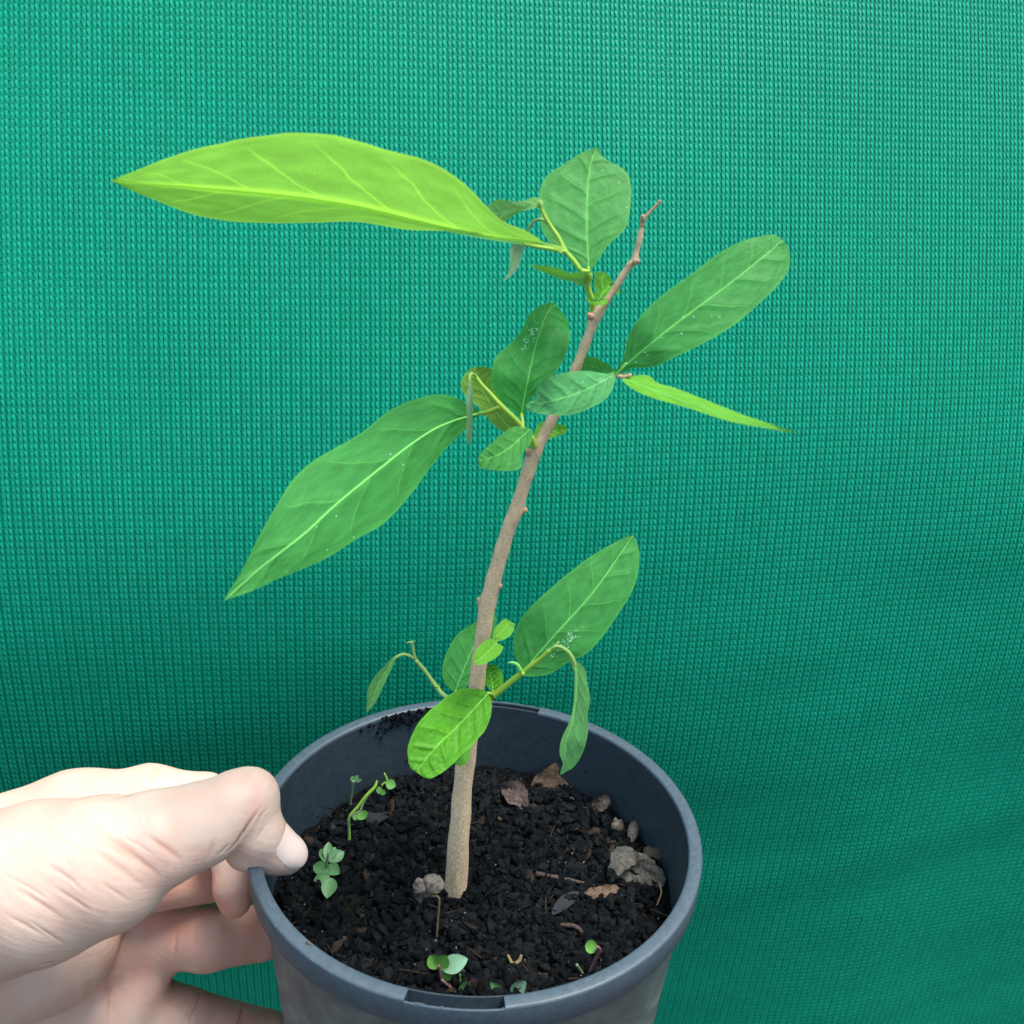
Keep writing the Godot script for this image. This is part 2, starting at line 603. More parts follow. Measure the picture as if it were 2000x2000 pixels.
func make_soil() -> void:
	var st := begin()
	var rows := []
	for j in 81:
		var row := []
		for i in 121:
			var r := 64.5 * j / 80.0
			var a := TAU * (i % 120) / 120.0
			var x := r * cos(a)
			var z := r * sin(a)
			row.append(Vector3(x, soil_height(x, z), z))
		rows.append(row)
	sheet(st, rows, 0, true, true)
	var soil := put(st, numbered("potting_soil"), mats.soil, self)
	tag(soil, "dark crumbly potting mix filling the black pot", "soil")
	soil.set_meta("kind", "stuff")
	var darks := [Color(0.002, 0.003, 0.0045), Color(0.003, 0.004, 0.0055), Color(0.006, 0.008, 0.0105), Color(0.0025, 0.0045, 0.007), Color(0.008, 0.0085, 0.009), Color(0.002, 0.0026, 0.0035)]
	scatter("soil_crumb", lump(1, 1.0, 0.7, 0.9), 9000, 0.2, 2.1, darks, 0.2, soil)
	scatter("soil_crumb", lump(2, 1.3, 0.5, 0.7), 7000, 0.2, 2.4, darks, 0.2, soil)
	scatter("soil_crumb", lump(7, 1.0, 0.9, 0.8), 9000, 0.12, 0.9, darks, 0.5, soil)
	var chips := [Color(0.02, 0.014, 0.011), Color(0.03, 0.021, 0.016), Color(0.012, 0.012, 0.014), Color(0.02, 0.02, 0.023), Color(0.008, 0.009, 0.011)]
	scatter("bark_chip", lump(3, 1.5, 0.28, 0.8), 380, 0.7, 2.6, chips, 0.25, soil, 0.25)
	var pale := [Color(0.1, 0.09, 0.07), Color(0.2, 0.19, 0.16), Color(0.09, 0.066, 0.04), Color(0.12, 0.13, 0.125)]
	scatter("grit", lump(4, 1.0, 0.8, 0.8), 190, 0.16, 0.8, pale, 0.8, soil)
	var mm := MultiMesh.new()
	mm.transform_format = MultiMesh.TRANSFORM_3D
	mm.use_colors = true
	mm.mesh = lump(9, 1.0, 0.6, 0.8)
	mm.instance_count = 260
	for i in mm.instance_count:
		var a := -2.67 + rng.randfn(0.0, 0.11) if i < 200 else rng.randf() * TAU
		var down := absf(rng.randfn(1.5, 3.0)) if i < 200 else 16.0 + rng.randf() * 10.0
		var s := rng.randf_range(0.15, 0.75) * (1.0 if i < 200 else 0.5)
		mm.set_instance_transform(i, Transform3D(Basis.from_euler(Vector3(rng.randf() * TAU, rng.randf() * TAU, 0)).scaled(Vector3.ONE * s), ring_point(65.5 - down * 0.075, RIM - down, a) * MM))
		mm.set_instance_color(i, darks[i % darks.size()])
	var stuck := MultiMeshInstance3D.new()
	# a little soil heaped against the foot of the stem
	var heap := MultiMesh.new()
	heap.transform_format = MultiMesh.TRANSFORM_3D
	heap.use_colors = true
	heap.mesh = lump(1, 1.0, 0.7, 0.9)
	heap.instance_count = 240
	for i in heap.instance_count:
		var a := rng.randf() * TAU
		var out := rng.randf()
		var r := 3.2 + 3.6 * out
		var s := rng.randf_range(0.25, 1.0)
		heap.set_instance_transform(i, Transform3D(Basis.from_euler(Vector3(rng.randf() * TAU, rng.randf() * TAU, 0)).scaled(Vector3.ONE * s), Vector3(-6.0 + r * cos(a), SOIL + lerpf(3.4, 0.6, out) * rng.randf_range(0.6, 1.1), 3.0 + r * sin(a)) * MM))
		heap.set_instance_color(i, darks[i % darks.size()])
	var foot := MultiMeshInstance3D.new()
	foot.name = "soil_heap"
	foot.multimesh = heap
	foot.material_override = mats.crumb
	foot.set_meta("kind", "stuff")
	soil.add_child(foot, true)
	stuck.name = "stuck_soil"
	stuck.multimesh = mm
	stuck.material_override = mats.crumb
	stuck.set_meta("kind", "stuff")
	soil.add_child(stuck, true)
	var damp := plain("damp", Color.WHITE, 0.3, 0.5)
	damp.vertex_color_use_as_albedo = true
	scatter("damp_crumb", lump(8, 1.0, 0.7, 0.8), 2300, 0.12, 0.9, darks, 0.7, soil, 1.0, damp)
	var fibre := [Color(0.02, 0.016, 0.013), Color(0.04, 0.03, 0.022), Color(0.008, 0.008, 0.008)]
	scatter("fibre", lump(5, 4.2, 0.16, 0.16), 700, 0.3, 1.3, fibre, 0.8, soil, 0.2)


# ---------------------------------------------------------------- sapling
var leaf_rows := []


# dried water spots on the leaf that was made last
func spots(o: Node3D, u: float, v: float, du: float, dv: float, count: int) -> void:
	var st := begin()
	var first := 0
	for i in count:
		var a: float = clampf(u + rng.randfn(0.0, du), 0.04, 0.96) * (leaf_rows[0].size() - 1)
		var b: float = clampf(v + rng.randfn(0.0, dv), 0.04, 0.96) * (leaf_rows.size() - 1)
		var x := int(a)
		var y := int(b)
		var p: Vector3 = leaf_rows[y][x].lerp(leaf_rows[y][x + 1], a - x).lerp(leaf_rows[y + 1][x].lerp(leaf_rows[y + 1][x + 1], a - x), b - y)
		var e1: Vector3 = (leaf_rows[y][x + 1] - leaf_rows[y][x]).normalized()
		var e2: Vector3 = (leaf_rows[y + 1][x] - leaf_rows[y][x]).normalized()
		var n := e1.cross(e2).normalized()
		if n.z < 0.0:
			n = -n
		var s := rng.randf_range(0.07, 0.17)
		var stretch := rng.randf_range(0.8, 1.8)
		var rows := [[], []]
		for c in 7:
			var w := TAU * c / 6.0
			rows[0].append(p + n * 0.1)
			rows[1].append(p + n * 0.03 + (e1 * cos(w) + e2 * sin(w) * stretch) * s)
		first = sheet(st, rows, first)
	put(st, "water_spots", mats.spot, o).set_meta("kind", "stuff")


func leaf(label: String, mid: Array, left: Array, right: Array, face: Vector3, fold_left: float, fold_right: float, mat: String, wave := 0.5) -> MeshInstance3D:
	var rows := []
	var rib := []
	var nr := 44
	var half := 8
	var seed_ := rng.randf() * 50.0
	var edge := FastNoiseLite.new()
	edge.seed = int(seed_ * 20.0)
	edge.frequency = 0.12
	var len_ := 0.0
	for i in mid.size() - 1:
		len_ += (mid[i + 1] - mid[i]).length()
	for r in nr + 1:
		var t := float(r) / nr
		var p: Vector3 = spline(mid, t)
		var along: Vector3 = (spline(mid, minf(t + 0.04, 1.0)) - spline(mid, maxf(t - 0.04, 0.0))).normalized()
		var across := along.cross(face).normalized()
		var up := across.cross(along)
		var wl: float = maxf(0.0, spline(left, t)) * (1.0 + 0.022 * edge.get_noise_2d(t * len_, 0.0))
		var wr: float = maxf(0.0, spline(right, t)) * (1.0 + 0.022 * edge.get_noise_2d(t * len_, 50.0))
		var row := []
		for c in 2 * half + 1:
			var s := float(c - half) / half
			var w := (wl if s < 0 else wr) * absf(s)
			var tilt := fold_left if s < 0 else fold_right
			var lift := tilt * w
			lift += wave * 0.16 * sin(t * 15.0 + seed_ + (1.4 if s > 0 else 0.0)) * minf(1.0, len_ / 40.0) * (1.0 - absf(s)) * absf(s) * 4.0
			lift += wave * 0.55 * sin(t * 9.0 + seed_ * 3.0 + (2.0 if s > 0 else 0.0)) * s * s * minf(1.0, len_ / 50.0)
			row.append(p + across * signf(s) * w + up * lift)
		rows.append(row)
		var fat := clampf(len_ * (0.0075 if mat == "bright" else 0.0028), 0.06, 0.8 if mat == "bright" else 0.26)
		fat *= lerpf(1.0, 0.22, t)
		var ridge := []
		for c in 7:
			var a := PI * c / 6.0
			ridge.append(p - across * fat * cos(a) + up * (0.02 + fat * (0.75 if mat == "bright" else 0.35) * sin(a)))
		rib.append(ridge)
	var st := begin()
	sheet(st, rows, 0)
	var o := put(st, "leaf", mats[mat], sapling)
	o.set_meta("label", label)
	st = begin()
	sheet(st, rib, 0)
	put(st, "midrib", mats.rib_bright if mat == "bright" else mats.rib_green, o)
	leaf_rows = rows
	return o


func make_sapling() -> void:
	sapling = thing("sapling", "young potted sapling with a leaning bare brown stem and oval green leaves", "sapling")
	tube_part("stem", [Vector3(-6, 105.8, 3), Vector3(-5.3, 131.4, 3), Vector3(-4.6, 151.6, 3), Vector3(-3.4, 167.1, 3), Vector3(-2.4, 180.1, 2.9), Vector3(-1.4, 190.8, 2.6), Vector3(-0.5, 203, 2.4), Vector3(0.7, 214.8, 2.1), Vector3(2.7, 224.8, 2), Vector3(5, 235.4, 2), Vector3(7, 241.8, 2), Vector3(8.8, 249.6, 2), Vector3(11.1, 258.3, 2), Vector3(14.3, 266.2, 2), Vector3(17.7, 274.1, 2), Vector3(20.6, 282.9, 1.9), Vector3(23, 290.6, 1.6), Vector3(24.5, 295.6, 1.4), Vector3(27.4, 300.4, 1.1), Vector3(31, 307.1, 0.8), Vector3(32.9, 310, 0.5), Vector3(33.7, 314.5, 0.3), Vector3(34.2, 318.3, 0)], [3.66, 3.30, 2.93, 2.69, 2.41, 2.33, 2.21, 2.29, 2.09, 1.97, 1.95, 1.73, 1.80, 1.42, 1.24, 1.19, 1.21, 1.39, 0.93, 0.87, 0.92, 0.65, 0.57], mats.bark, sapling, 150, 18, 0.42, 1)
	tube_part("dead_tip", [Vector3(34.1, 317.9, 0), Vector3(34.6, 319.9, 0), Vector3(36, 321.7, 0), Vector3(37.4, 323.3, 0), Vector3(38, 324.2, 0)], [0.60, 0.52, 0.33, 0.36, 0.44], mats.node_brown, sapling, 20, 8, 0.12, 2).set_meta("label", "withered brown tip of the stem")
	tube_part("bud_scar", [Vector3(8.7, 242.4, 2), Vector3(9.4, 242.5, 2.5), Vector3(10, 242.7, 3)], [1.00, 0.95, 0.45], mats.node_brown, sapling, 6, 8, 0.15, 3)
	tube_part("bud_scar", [Vector3(2.7, 218.6, 2), Vector3(3.3, 219.2, 2.5), Vector3(4, 219.8, 3)], [1.19, 1.12, 0.53], mats.node_brown, sapling, 6, 8, 0.15, 4)
	tube_part("bud_scar", [Vector3(33, 309.7, 2), Vector3(33.5, 310, 2.5), Vector3(33.9, 310.2, 3)], [0.85, 0.80, 0.38], mats.bark, sapling, 6, 8, 0.15, 5)
	tube_part("bud_scar", [Vector3(33.9, 319.4, 2), Vector3(33.9, 320.2, 2.5), Vector3(33.8, 321, 3)], [0.64, 0.61, 0.29], mats.bark, sapling, 6, 8, 0.15, 6)
	tube_part("bud_scar", [Vector3(23.6, 295.6, 2), Vector3(23, 296.1, 2.5), Vector3(22.5, 296.6, 3)], [0.93, 0.88, 0.42], mats.node_brown, sapling, 6, 8, 0.15, 7)
	tube_part("bud_scar", [Vector3(10.4, 258.3, 2), Vector3(9.8, 259, 2.5), Vector3(9.2, 259.8, 3)], [1.26, 1.20, 0.57], mats.node_brown, sapling, 6, 8, 0.15, 8)
	tube_part("bud_scar", [Vector3(-3.4, 163.7, 2), Vector3(-2.6, 164.3, 2.5), Vector3(-1.9, 164.9, 3)], [0.96, 0.91, 0.43], mats.node_brown, sapling, 6, 8, 0.15, 9)
	tube_part("shoot_bud", [Vector3(-1.3, 211.6, 2), Vector3(-1.7, 213.6, 2.5), Vector3(-2.2, 215.5, 3)], [0.75, 0.71, 0.33], mats.twig_brown, sapling, 6, 8, 0.15, 10)
	tube_part("bud_scar", [Vector3(-0.8, 185.1, 2), Vector3(-1.5, 185.6, 2.5), Vector3(-2.3, 186.2, 3)], [0.93, 0.88, 0.42], mats.node_brown, sapling, 6, 8, 0.15, 11)
	tube_part("shoot", [Vector3(24, 296.1, 0), Vector3(23.3, 299.6, 1), Vector3(21.8, 303.3, 2), Vector3(21.9, 306.1, 3), Vector3(19.8, 307.3, 4)], [0.72, 0.74, 0.71, 0.88, 0.63], mats.twig_green, sapling, 16, 10, 0.2, 12)
	tube_part("shoot", [Vector3(19.8, 307.2, 4), Vector3(17.9, 309.5, 3.4), Vector3(15.8, 311.5, 2.7), Vector3(13.7, 314.9, 1.6), Vector3(12.3, 316.5, 0.7), Vector3(10.2, 319.4, 0.1), Vector3(9.3, 321.2, 0), Vector3(8.6, 322.3, 0)], [0.58, 0.60, 0.58, 0.53, 0.49, 0.46, 0.42, 0.37], mats.twig_green, sapling, 24, 8, 0.08, 13)
	tube_part("petiole", [Vector3(15.7, 311.4, 3), Vector3(14.1, 311.8, 4), Vector3(11.5, 312.3, 5), Vector3(8.3, 312.8, 6), Vector3(5.4, 313.4, 7)], [0.55, 0.52, 0.47, 0.44, 0.37], mats.twig_green, sapling, 10, 8, 0.0, 14)
	tube_part("petiole", [Vector3(11.3, 317.5, 0), Vector3(9.6, 318.3, -1), Vector3(8, 317.8, -2), Vector3(6.8, 316.4, -2.5), Vector3(6.2, 315, -3)], [0.40, 0.38, 0.35, 0.34, 0.33], mats.twig_downy, sapling, 12, 7, 0.0, 15)
	tube_part("petiole", [Vector3(21.9, 306.1, 3), Vector3(21.8, 307, 2.5), Vector3(21.7, 307.9, 2)], [0.43, 0.38, 0.32], mats.twig_green, sapling, 6, 7, 0.0, 16)
	tube_part("shoot_tip", [Vector3(9.5, 320.9, 0), Vector3(9.1, 322.1, 0), Vector3(8.7, 322.9, 0)], [0.37, 0.50, 0.25], mats.twig_downy, sapling, 8, 7, 0.0, 17)
	tube_part("shoot", [Vector3(11, 261.1, 4), Vector3(10, 263.9, 4.6), Vector3(7.7, 266.4, 5.1), Vector3(5.5, 269.1, 5.7), Vector3(1.8, 272.4, 5.4), Vector3(-0.7, 274.7, 4.3), Vector3(-3.6, 277.3, 3.1), Vector3(-5, 278.9, 2)], [0.87, 0.87, 0.80, 0.71, 0.63, 0.53, 0.45, 0.34], mats.twig_green, sapling, 26, 10, 0.15, 18)
	tube_part("shoot_tip", [Vector3(-5, 278.8, 2), Vector3(-5.7, 279.7, 3), Vector3(-6.3, 279.8, 4), Vector3(-6.5, 278.8, 5), Vector3(-6.3, 277.3, 6)], [0.40, 0.37, 0.34, 0.31, 0.29], mats.twig_downy, sapling, 12, 7, 0.0, 19)
	tube_part("petiole", [Vector3(1.5, 271.5, 4), Vector3(-0.3, 270.2, 2.7), Vector3(-2.4, 269, 1.3), Vector3(-4.5, 268.2, 0)], [0.61, 0.64, 0.54, 0.43], mats.twig_green, sapling, 10, 8, 0.0, 20)
	tube_part("petiole", [Vector3(7.6, 266.6, 6), Vector3(7.6, 267.6, 4.7), Vector3(7.3, 269, 3.3), Vector3(7.2, 269.4, 2)], [0.53, 0.50, 0.45, 0.40], mats.twig_green, sapling, 8, 8, 0.0, 21)
	tube_part("petiole", [Vector3(10, 261.7, 3), Vector3(11, 261.5, 1.5), Vector3(12.1, 261.9, 0)], [0.40, 0.35, 0.27], mats.twig_green, sapling, 6, 7, 0.0, 22)
	tube_part("petiole", [Vector3(9.3, 265.6, 5), Vector3(8.5, 265.6, 6)], [0.46, 0.33], mats.twig_green, sapling, 6, 7, 0.0, 23)
	tube_part("shoot", [Vector3(17.1, 269.3, 0), Vector3(20.6, 274.5, 4), Vector3(24.6, 279.5, 8), Vector3(27.6, 282.6, 10.5), Vector3(29.5, 284.2, 13)], [0.62, 0.59, 0.55, 0.53, 0.50], mats.twig_green, sapling, 16, 9, 0.1, 24)
	tube_part("petiole", [Vector3(29.3, 284, 13), Vector3(30.6, 285.7, 13.5), Vector3(32.1, 287.3, 14)], [0.48, 0.45, 0.37], mats.rib_green, sapling, 8, 8, 0.0, 25)
	tube_part("petiole", [Vector3(29.4, 283.8, 13), Vector3(30.5, 284, 14), Vector3(31.5, 284, 15), Vector3(33.1, 285, 16)], [0.50, 0.55, 0.50, 0.31], mats.twig_brown, sapling, 8, 8, 0.15, 26)
	tube_part("shoot_bud", [Vector3(29.7, 283.6, 12), Vector3(31.1, 283.5, 12.3), Vector3(32.3, 284.2, 12.7), Vector3(33.7, 284.5, 13)], [0.38, 0.50, 0.33, 0.13], mats.twig_downy, sapling, 8, 7, 0.0, 27)
	tube_part("shoot", [Vector3(1.1, 181.3, 3), Vector3(3.2, 183.4, 3), Vector3(6.8, 187.7, 3.6), Vector3(11.3, 192.8, 4.4), Vector3(15.3, 197.4, 5.2), Vector3(19, 201.9, 6)], [0.87, 0.96, 0.92, 0.79, 0.67, 0.58], mats.twig_green, sapling, 24, 10, 0.2, 28)
	tube_part("petiole", [Vector3(18.7, 201.7, 6), Vector3(20.2, 203.1, 6.4), Vector3(21.9, 203.2, 6.8), Vector3(24.1, 201.5, 6.8), Vector3(25.6, 198.4, 6.4), Vector3(26.2, 195.3, 6)], [0.49, 0.49, 0.46, 0.58, 0.73, 0.58], mats.twig_downy, sapling, 16, 8, 0.0, 29)
	tube_part("shoot_tip", [Vector3(19.3, 202.1, 6), Vector3(20.2, 203.2, 6), Vector3(21, 204.5, 6)], [0.49, 0.46, 0.29], mats.twig_downy, sapling, 8, 7, 0.0, 30)
	tube_part("stipule", [Vector3(10.8, 193.7, 5), Vector3(9.8, 195.8, 5.3), Vector3(8.3, 196.8, 5.7), Vector3(6.9, 196.8, 6)], [0.73, 0.58, 0.35, 0.09], mats.rib_green, sapling, 10, 7, 0.0, 31)
	tube_part("petiole", [Vector3(11.4, 192.3, 4), Vector3(11.2, 192.2, 2.5), Vector3(11.9, 191.1, 1)], [0.59, 0.59, 0.45], mats.twig_green, sapling, 6, 7, 0.0, 32)
	tube_part("petiole", [Vector3(3.4, 183.7, 4), Vector3(2.7, 186.8, 7), Vector3(1.7, 188.9, 10)], [0.69, 0.65, 0.44], mats.twig_green, sapling, 8, 8, 0.0, 33)
	tube_part("petiole", [Vector3(3.3, 183.2, 3), Vector3(3.3, 184.3, 3), Vector3(3.2, 185.5, 3)], [0.39, 0.36, 0.30], mats.twig_green, sapling, 6, 7, 0.0, 34)
	tube_part("petiole", [Vector3(1, 200.9, 3), Vector3(2.4, 202.5, 3.5), Vector3(3.8, 204, 4)], [0.32, 0.29, 0.23], mats.twig_green, sapling, 8, 7, 0.0, 35)
	tube_part("petiole", [Vector3(1.5, 201.5, 3), Vector3(2.4, 202.5, 4), Vector3(3.8, 203, 5)], [0.32, 0.29, 0.23], mats.twig_green, sapling, 8, 7, 0.0, 36)
	tube_part("petiole", [Vector3(-8.8, 177, -5), Vector3(-8.4, 177.5, -6.5), Vector3(-8.3, 177.6, -8)], [0.46, 0.40, 0.31], mats.twig_green, sapling, 6, 7, 0.0, 37)
	tube_part("petiole", [Vector3(-2.7, 168.2, 8), Vector3(-2.9, 168.6, 7), Vector3(-2.5, 168.8, 6)], [0.39, 0.36, 0.30], mats.twig_green, sapling, 6, 7, 0.0, 38)
	tube_part("shoot", [Vector3(-2.5, 175.8, 1), Vector3(-10.5, 179.5, -1.2), Vector3(-13.7, 181.4, -3.5), Vector3(-17.1, 185.4, -5), Vector3(-20.4, 189.7, -5)], [0.70, 0.67, 0.64, 0.58, 0.52], mats.twig_downy, sapling, 20, 9, 0.2, 39)
	tube_part("shoot_tip", [Vector3(-20.4, 189.7, -5), Vector3(-20.9, 192.2, -5), Vector3(-21.3, 194.4, -5), Vector3(-21.6, 195.7, -5)], [0.49, 0.39, 0.45, 0.60], mats.twig_downy, sapling, 10, 8, 0.0, 40)
	tube_part("stipule", [Vector3(-21.5, 195.3, -5), Vector3(-22.2, 195.8, -4.5), Vector3(-23, 195.7, -4)], [0.30, 0.24, 0.09], mats.twig_downy, sapling, 6, 6, 0.0, 41)
	tube_part("stipule", [Vector3(-21.4, 195.2, -5), Vector3(-20.9, 196, -4.5), Vector3(-20.4, 196.7, -4)], [0.30, 0.24, 0.09], mats.twig_downy, sapling, 6, 6, 0.0, 42)
	tube_part("petiole", [Vector3(-20.6, 190, -5), Vector3(-22.3, 191.2, -4.7), Vector3(-24.2, 191.5, -4.5), Vector3(-25.9, 190.7, -4.2), Vector3(-27, 189.5, -4)], [0.49, 0.45, 0.45, 0.45, 0.36], mats.twig_downy, sapling, 14, 8, 0.0, 43)
	tube_part("leaf_scar", [Vector3(-13.5, 181.1, -4), Vector3(-14, 182.1, -3)], [0.77, 0.46], mats.twig_green, sapling, 5, 7, 0.0, 44)
	tube_part("leaf_scar", [Vector3(11.3, 193.1, 5), Vector3(11.6, 193.2, 6)], [0.88, 0.53], mats.twig_green, sapling, 5, 7, 0.0, 45)
	var o: Node3D
	leaf("largest leaf, yellow-green, seen from below with raised veins", [Vector3(14.9, 312, 4), Vector3(11.6, 312.7, 4.5), Vector3(6, 313.6, 5.3), Vector3(-1.7, 314.4, 6.4), Vector3(-11, 315.8, 7.8), Vector3(-21.3, 318, 10.1), Vector3(-32.1, 320.4, 12.7), Vector3(-43, 322, 15.3), Vector3(-53.4, 323, 17.9), Vector3(-63, 323.6, 20.1), Vector3(-71.6, 324, 20.8), Vector3(-78.6, 324.2, 21.3), Vector3(-83.7, 324.4, 21.8), Vector3(-86.6, 324.6, 22)], [0, 0, 0, 0, 0.2, 2.4, 3.2, 5.2, 6.4, 6.6, 5.4, 3, 1.2, 0.1], [0.1, 0.1, 2.3, 4.4, 9.6, 12.6, 12.9, 13.4, 11.7, 8.9, 5.9, 3.3, 1.3, 0.1], Vector3(0.17, 0.12, 0.98), -0.7, 1.2, "bright", 0.6)
	o = leaf("broad upright leaf at the top of the shoot", [Vector3(21.9, 307.2, 2), Vector3(21.8, 308.3, 1.3), Vector3(21.6, 310.1, 0.1), Vector3(21.3, 312.7, -1.6), Vector3(21, 315.8, -3.6), Vector3(20.9, 319.3, -6.1), Vector3(20.8, 322.9, -8.9), Vector3(20.9, 326.5, -11.5), Vector3(21.2, 329.7, -13.9), Vector3(21.7, 332.3, -15.8), Vector3(22.5, 334.1, -17.2), Vector3(23.5, 334.6, -18)], [0.5, 2, 4.6, 8.3, 11, 11.6, 11.9, 10.5, 6.4, 3.2, 0.6, 0.1], [0.6, 1.6, 3.1, 5.5, 9.1, 10.4, 10.9, 10.9, 10.2, 8.6, 10.8, 17.2], Vector3(-0.06, 0.10, 0.99), 0.15, -0.1, "green", 0.5)
	spots(o, 0.6, 0.6, 0.2, 0.2, 6)
	leaf("young curled leaf with downy silver fold", [Vector3(9.1, 321.1, 0), Vector3(8.5, 321.6, -0.3), Vector3(7.1, 321.8, -0.9), Vector3(5.1, 321.2, -1.6), Vector3(2.8, 320.2, -3.1), Vector3(0.4, 319.1, -4.9), Vector3(-2.1, 318.2, -7.1), Vector3(-4.3, 317.7, -9.4), Vector3(-6, 317.4, -11.1), Vector3(-6.8, 317.2, -12)], [0.3, 0.8, 1.1, 1.1, 1.2, 2.1, 2.4, 2.2, 1.2, 0.3], [0.6, 1.8, 1.6, 1.2, 1.8, 3, 3.4, 2.5, 1.1, 0.3], Vector3(0.02, 0.11, 0.99), 0.5, -0.4, "young", 1.2)
	leaf("small pale dangling leaf", [Vector3(6.2, 315.2, -3), Vector3(5.9, 314.6, -3.2), Vector3(5.3, 313.4, -3.4), Vector3(4.7, 311.8, -3.8), Vector3(4.1, 309.9, -3.5), Vector3(3.6, 308, -2.5), Vector3(2.9, 306.2, -1.6), Vector3(2.1, 304.8, -0.9), Vector3(1.4, 303.8, -0.3), Vector3(1, 303.3, 0)], [0.3, 0.9, 1.2, 1.3, 1.3, 1.3, 1.2, 0.8, 0.4, 0.1], [0.1, 0.4, 0.8, 1.5, 1.9, 1.3, 0.7, 0.2, 0, 0], Vector3(0.01, 0.15, 0.99), 0.5, 0.5, "silver", 0.5)
	leaf("narrow small leaf pointing left", [Vector3(22.6, 305.5, 2), Vector3(21.8, 305.6, 2.9), Vector3(20.3, 305.7, 4.6), Vector3(18.2, 306, 6.9), Vector3(15.9, 306.8, 9.6), Vector3(13.5, 307.9, 12.4), Vector3(11.3, 309, 15.1), Vector3(9.4, 309.7, 17.4), Vector3(8.1, 310.2, 19.1), Vector3(7.3, 310.5, 20)], [1, 1.5, 1.8, 1, 1.1, 1, 0.9, 0.6, 0.3, 0.1], [1.2, 1.3, 1.5, 1.4, 0.8, 1.1, 0.8, 0.5, 0.2, 0.1], Vector3(-0.04, 0.16, 0.99), -0.5, 0.9, "young", 0.6)
	leaf("small folded leaf behind the stem", [Vector3(25, 299.1, -2), Vector3(25.2, 299.3, -2.8), Vector3(25.7, 299.6, -4.1), Vector3(26.3, 300.1, -6.1), Vector3(27.1, 300.5, -8.3), Vector3(28.1, 300.9, -10.7), Vector3(29.2, 301, -12.7), Vector3(30.3, 300.9, -14.3), Vector3(31.1, 300.7, -15.4), Vector3(31.5, 300.6, -16)], [1.1, 1.8, 2.4, 3.5, 4.9, 3.8, 1.2, 0.5, 0.3, 0.1], [0.4, 0.9, 1.5, 2, 2.3, 2.3, 2.4, 2.2, 1.5, 0.8], Vector3(-0.08, 0.18, 0.98), 0.4, 0.4, "fresh", 0.8)
	leaf("tiny yellow-green bract", [Vector3(21.5, 300.4, 3), Vector3(21.7, 300.4, 3.3), Vector3(22.2, 300.3, 3.9), Vector3(22.8, 300.2, 4.6), Vector3(23.6, 300.2, 5), Vector3(24.5, 300.2, 5), Vector3(25.4, 300.2, 4.4), Vector3(26.2, 300.2, 3.3), Vector3(26.7, 300.2, 2.5), Vector3(27, 300.2, 2)], [0.1, 0.1, 0.2, 0.3, 0.5, 0.5, 0.5, 0.4, 0.3, 0.3], [0.1, 0.3, 0.4, 0.6, 0.8, 1, 1.1, 1, 0.8, 0.6], Vector3(-0.07, 0.19, 0.98), 0.2, 0.3, "lime", 0.3)
	o = leaf("upright dark leaf with water marks left of the stem", [Vector3(7.1, 268.6, 2), Vector3(7.3, 269.7, 1.8), Vector3(7.5, 271.8, 1.4), Vector3(7.9, 274.6, 0.8), Vector3(8.4, 278, 0.1), Vector3(9, 281.2, -2.4), Vector3(9.7, 284.5, -5.6), Vector3(10.6, 287.7, -8.7), Vector3(11.6, 290.4, -12.1), Vector3(12.7, 292.6, -14.9), Vector3(14, 293.9, -16.9), Vector3(14.8, 294.6, -18)], [0.8, 2.3, 5.8, 8.6, 9.6, 9.4, 6.4, 4.6, 4.3, 2.7, 1.4, 0.4], [0.5, 0.8, 1.2, 2.3, 4.5, 6.5, 8, 8.4, 8.1, 7.6, 7, 6], Vector3(-0.01, 0.24, 0.97), 0.15, -0.2, "dark", 0.6)
	spots(o, 0.3, 0.62, 0.07, 0.05, 46)
	o = leaf("long pointed leaf hanging to the lower left", [Vector3(-3.9, 268.4, 0), Vector3(-6.2, 268.2, 2.2), Vector3(-10, 267.9, 5.9), Vector3(-14.8, 266.9, 10.9), Vector3(-20, 264.7, 17.2), Vector3(-25.2, 262.1, 25.1), Vector3(-30.3, 259.6, 33.6), Vector3(-35.3, 256.8, 41.5), Vector3(-39.7, 253.7, 48.4), Vector3(-44, 251.4, 54.5), Vector3(-47.9, 249.1, 58.7), Vector3(-50.8, 247, 62.1), Vector3(-52.8, 245.5, 64.6), Vector3(-54, 244.7, 66)], [0.3, 1.7, 4.2, 6, 8.1, 10.1, 10.6, 9, 7.3, 5.3, 3.8, 2.4, 0.9, 0.1], [0.5, 3.1, 6.8, 8.7, 9.9, 9.4, 10.4, 11, 9.3, 6.7, 3.6, 1.7, 0.7, 0.1], Vector3(0.15, 0.37, 0.92), -0.3, 0.1, "mid", 0.6)
	spots(o, 0.5, 0.6, 0.25, 0.28, 7)
	leaf("translucent mottled young leaf behind the shoot", [Vector3(6, 262, -3), Vector3(5.4, 262.3, -3.7), Vector3(4.4, 263, -4.9), Vector3(2.9, 264, -6.6), Vector3(1.3, 265.2, -8.6), Vector3(-0.5, 266.8, -10.5), Vector3(-2.2, 268.6, -12.5), Vector3(-3.7, 270.5, -14.1), Vector3(-4.9, 272.5, -14.8), Vector3(-5.5, 274.3, -15.4), Vector3(-5.8, 275.7, -15.8), Vector3(-5.9, 276.5, -16)], [0.3, 0.8, 1.7, 2.4, 2.8, 3, 3.4, 4.6, 5, 4.1, 2.2, 1], [0.6, 1.3, 2.1, 2.5, 2.8, 2.9, 3.3, 4.1, 4.5, 4.5, 4, 2.3], Vector3(0.02, 0.28, 0.96), 0.2, 0.3, "mottled", 1.5)
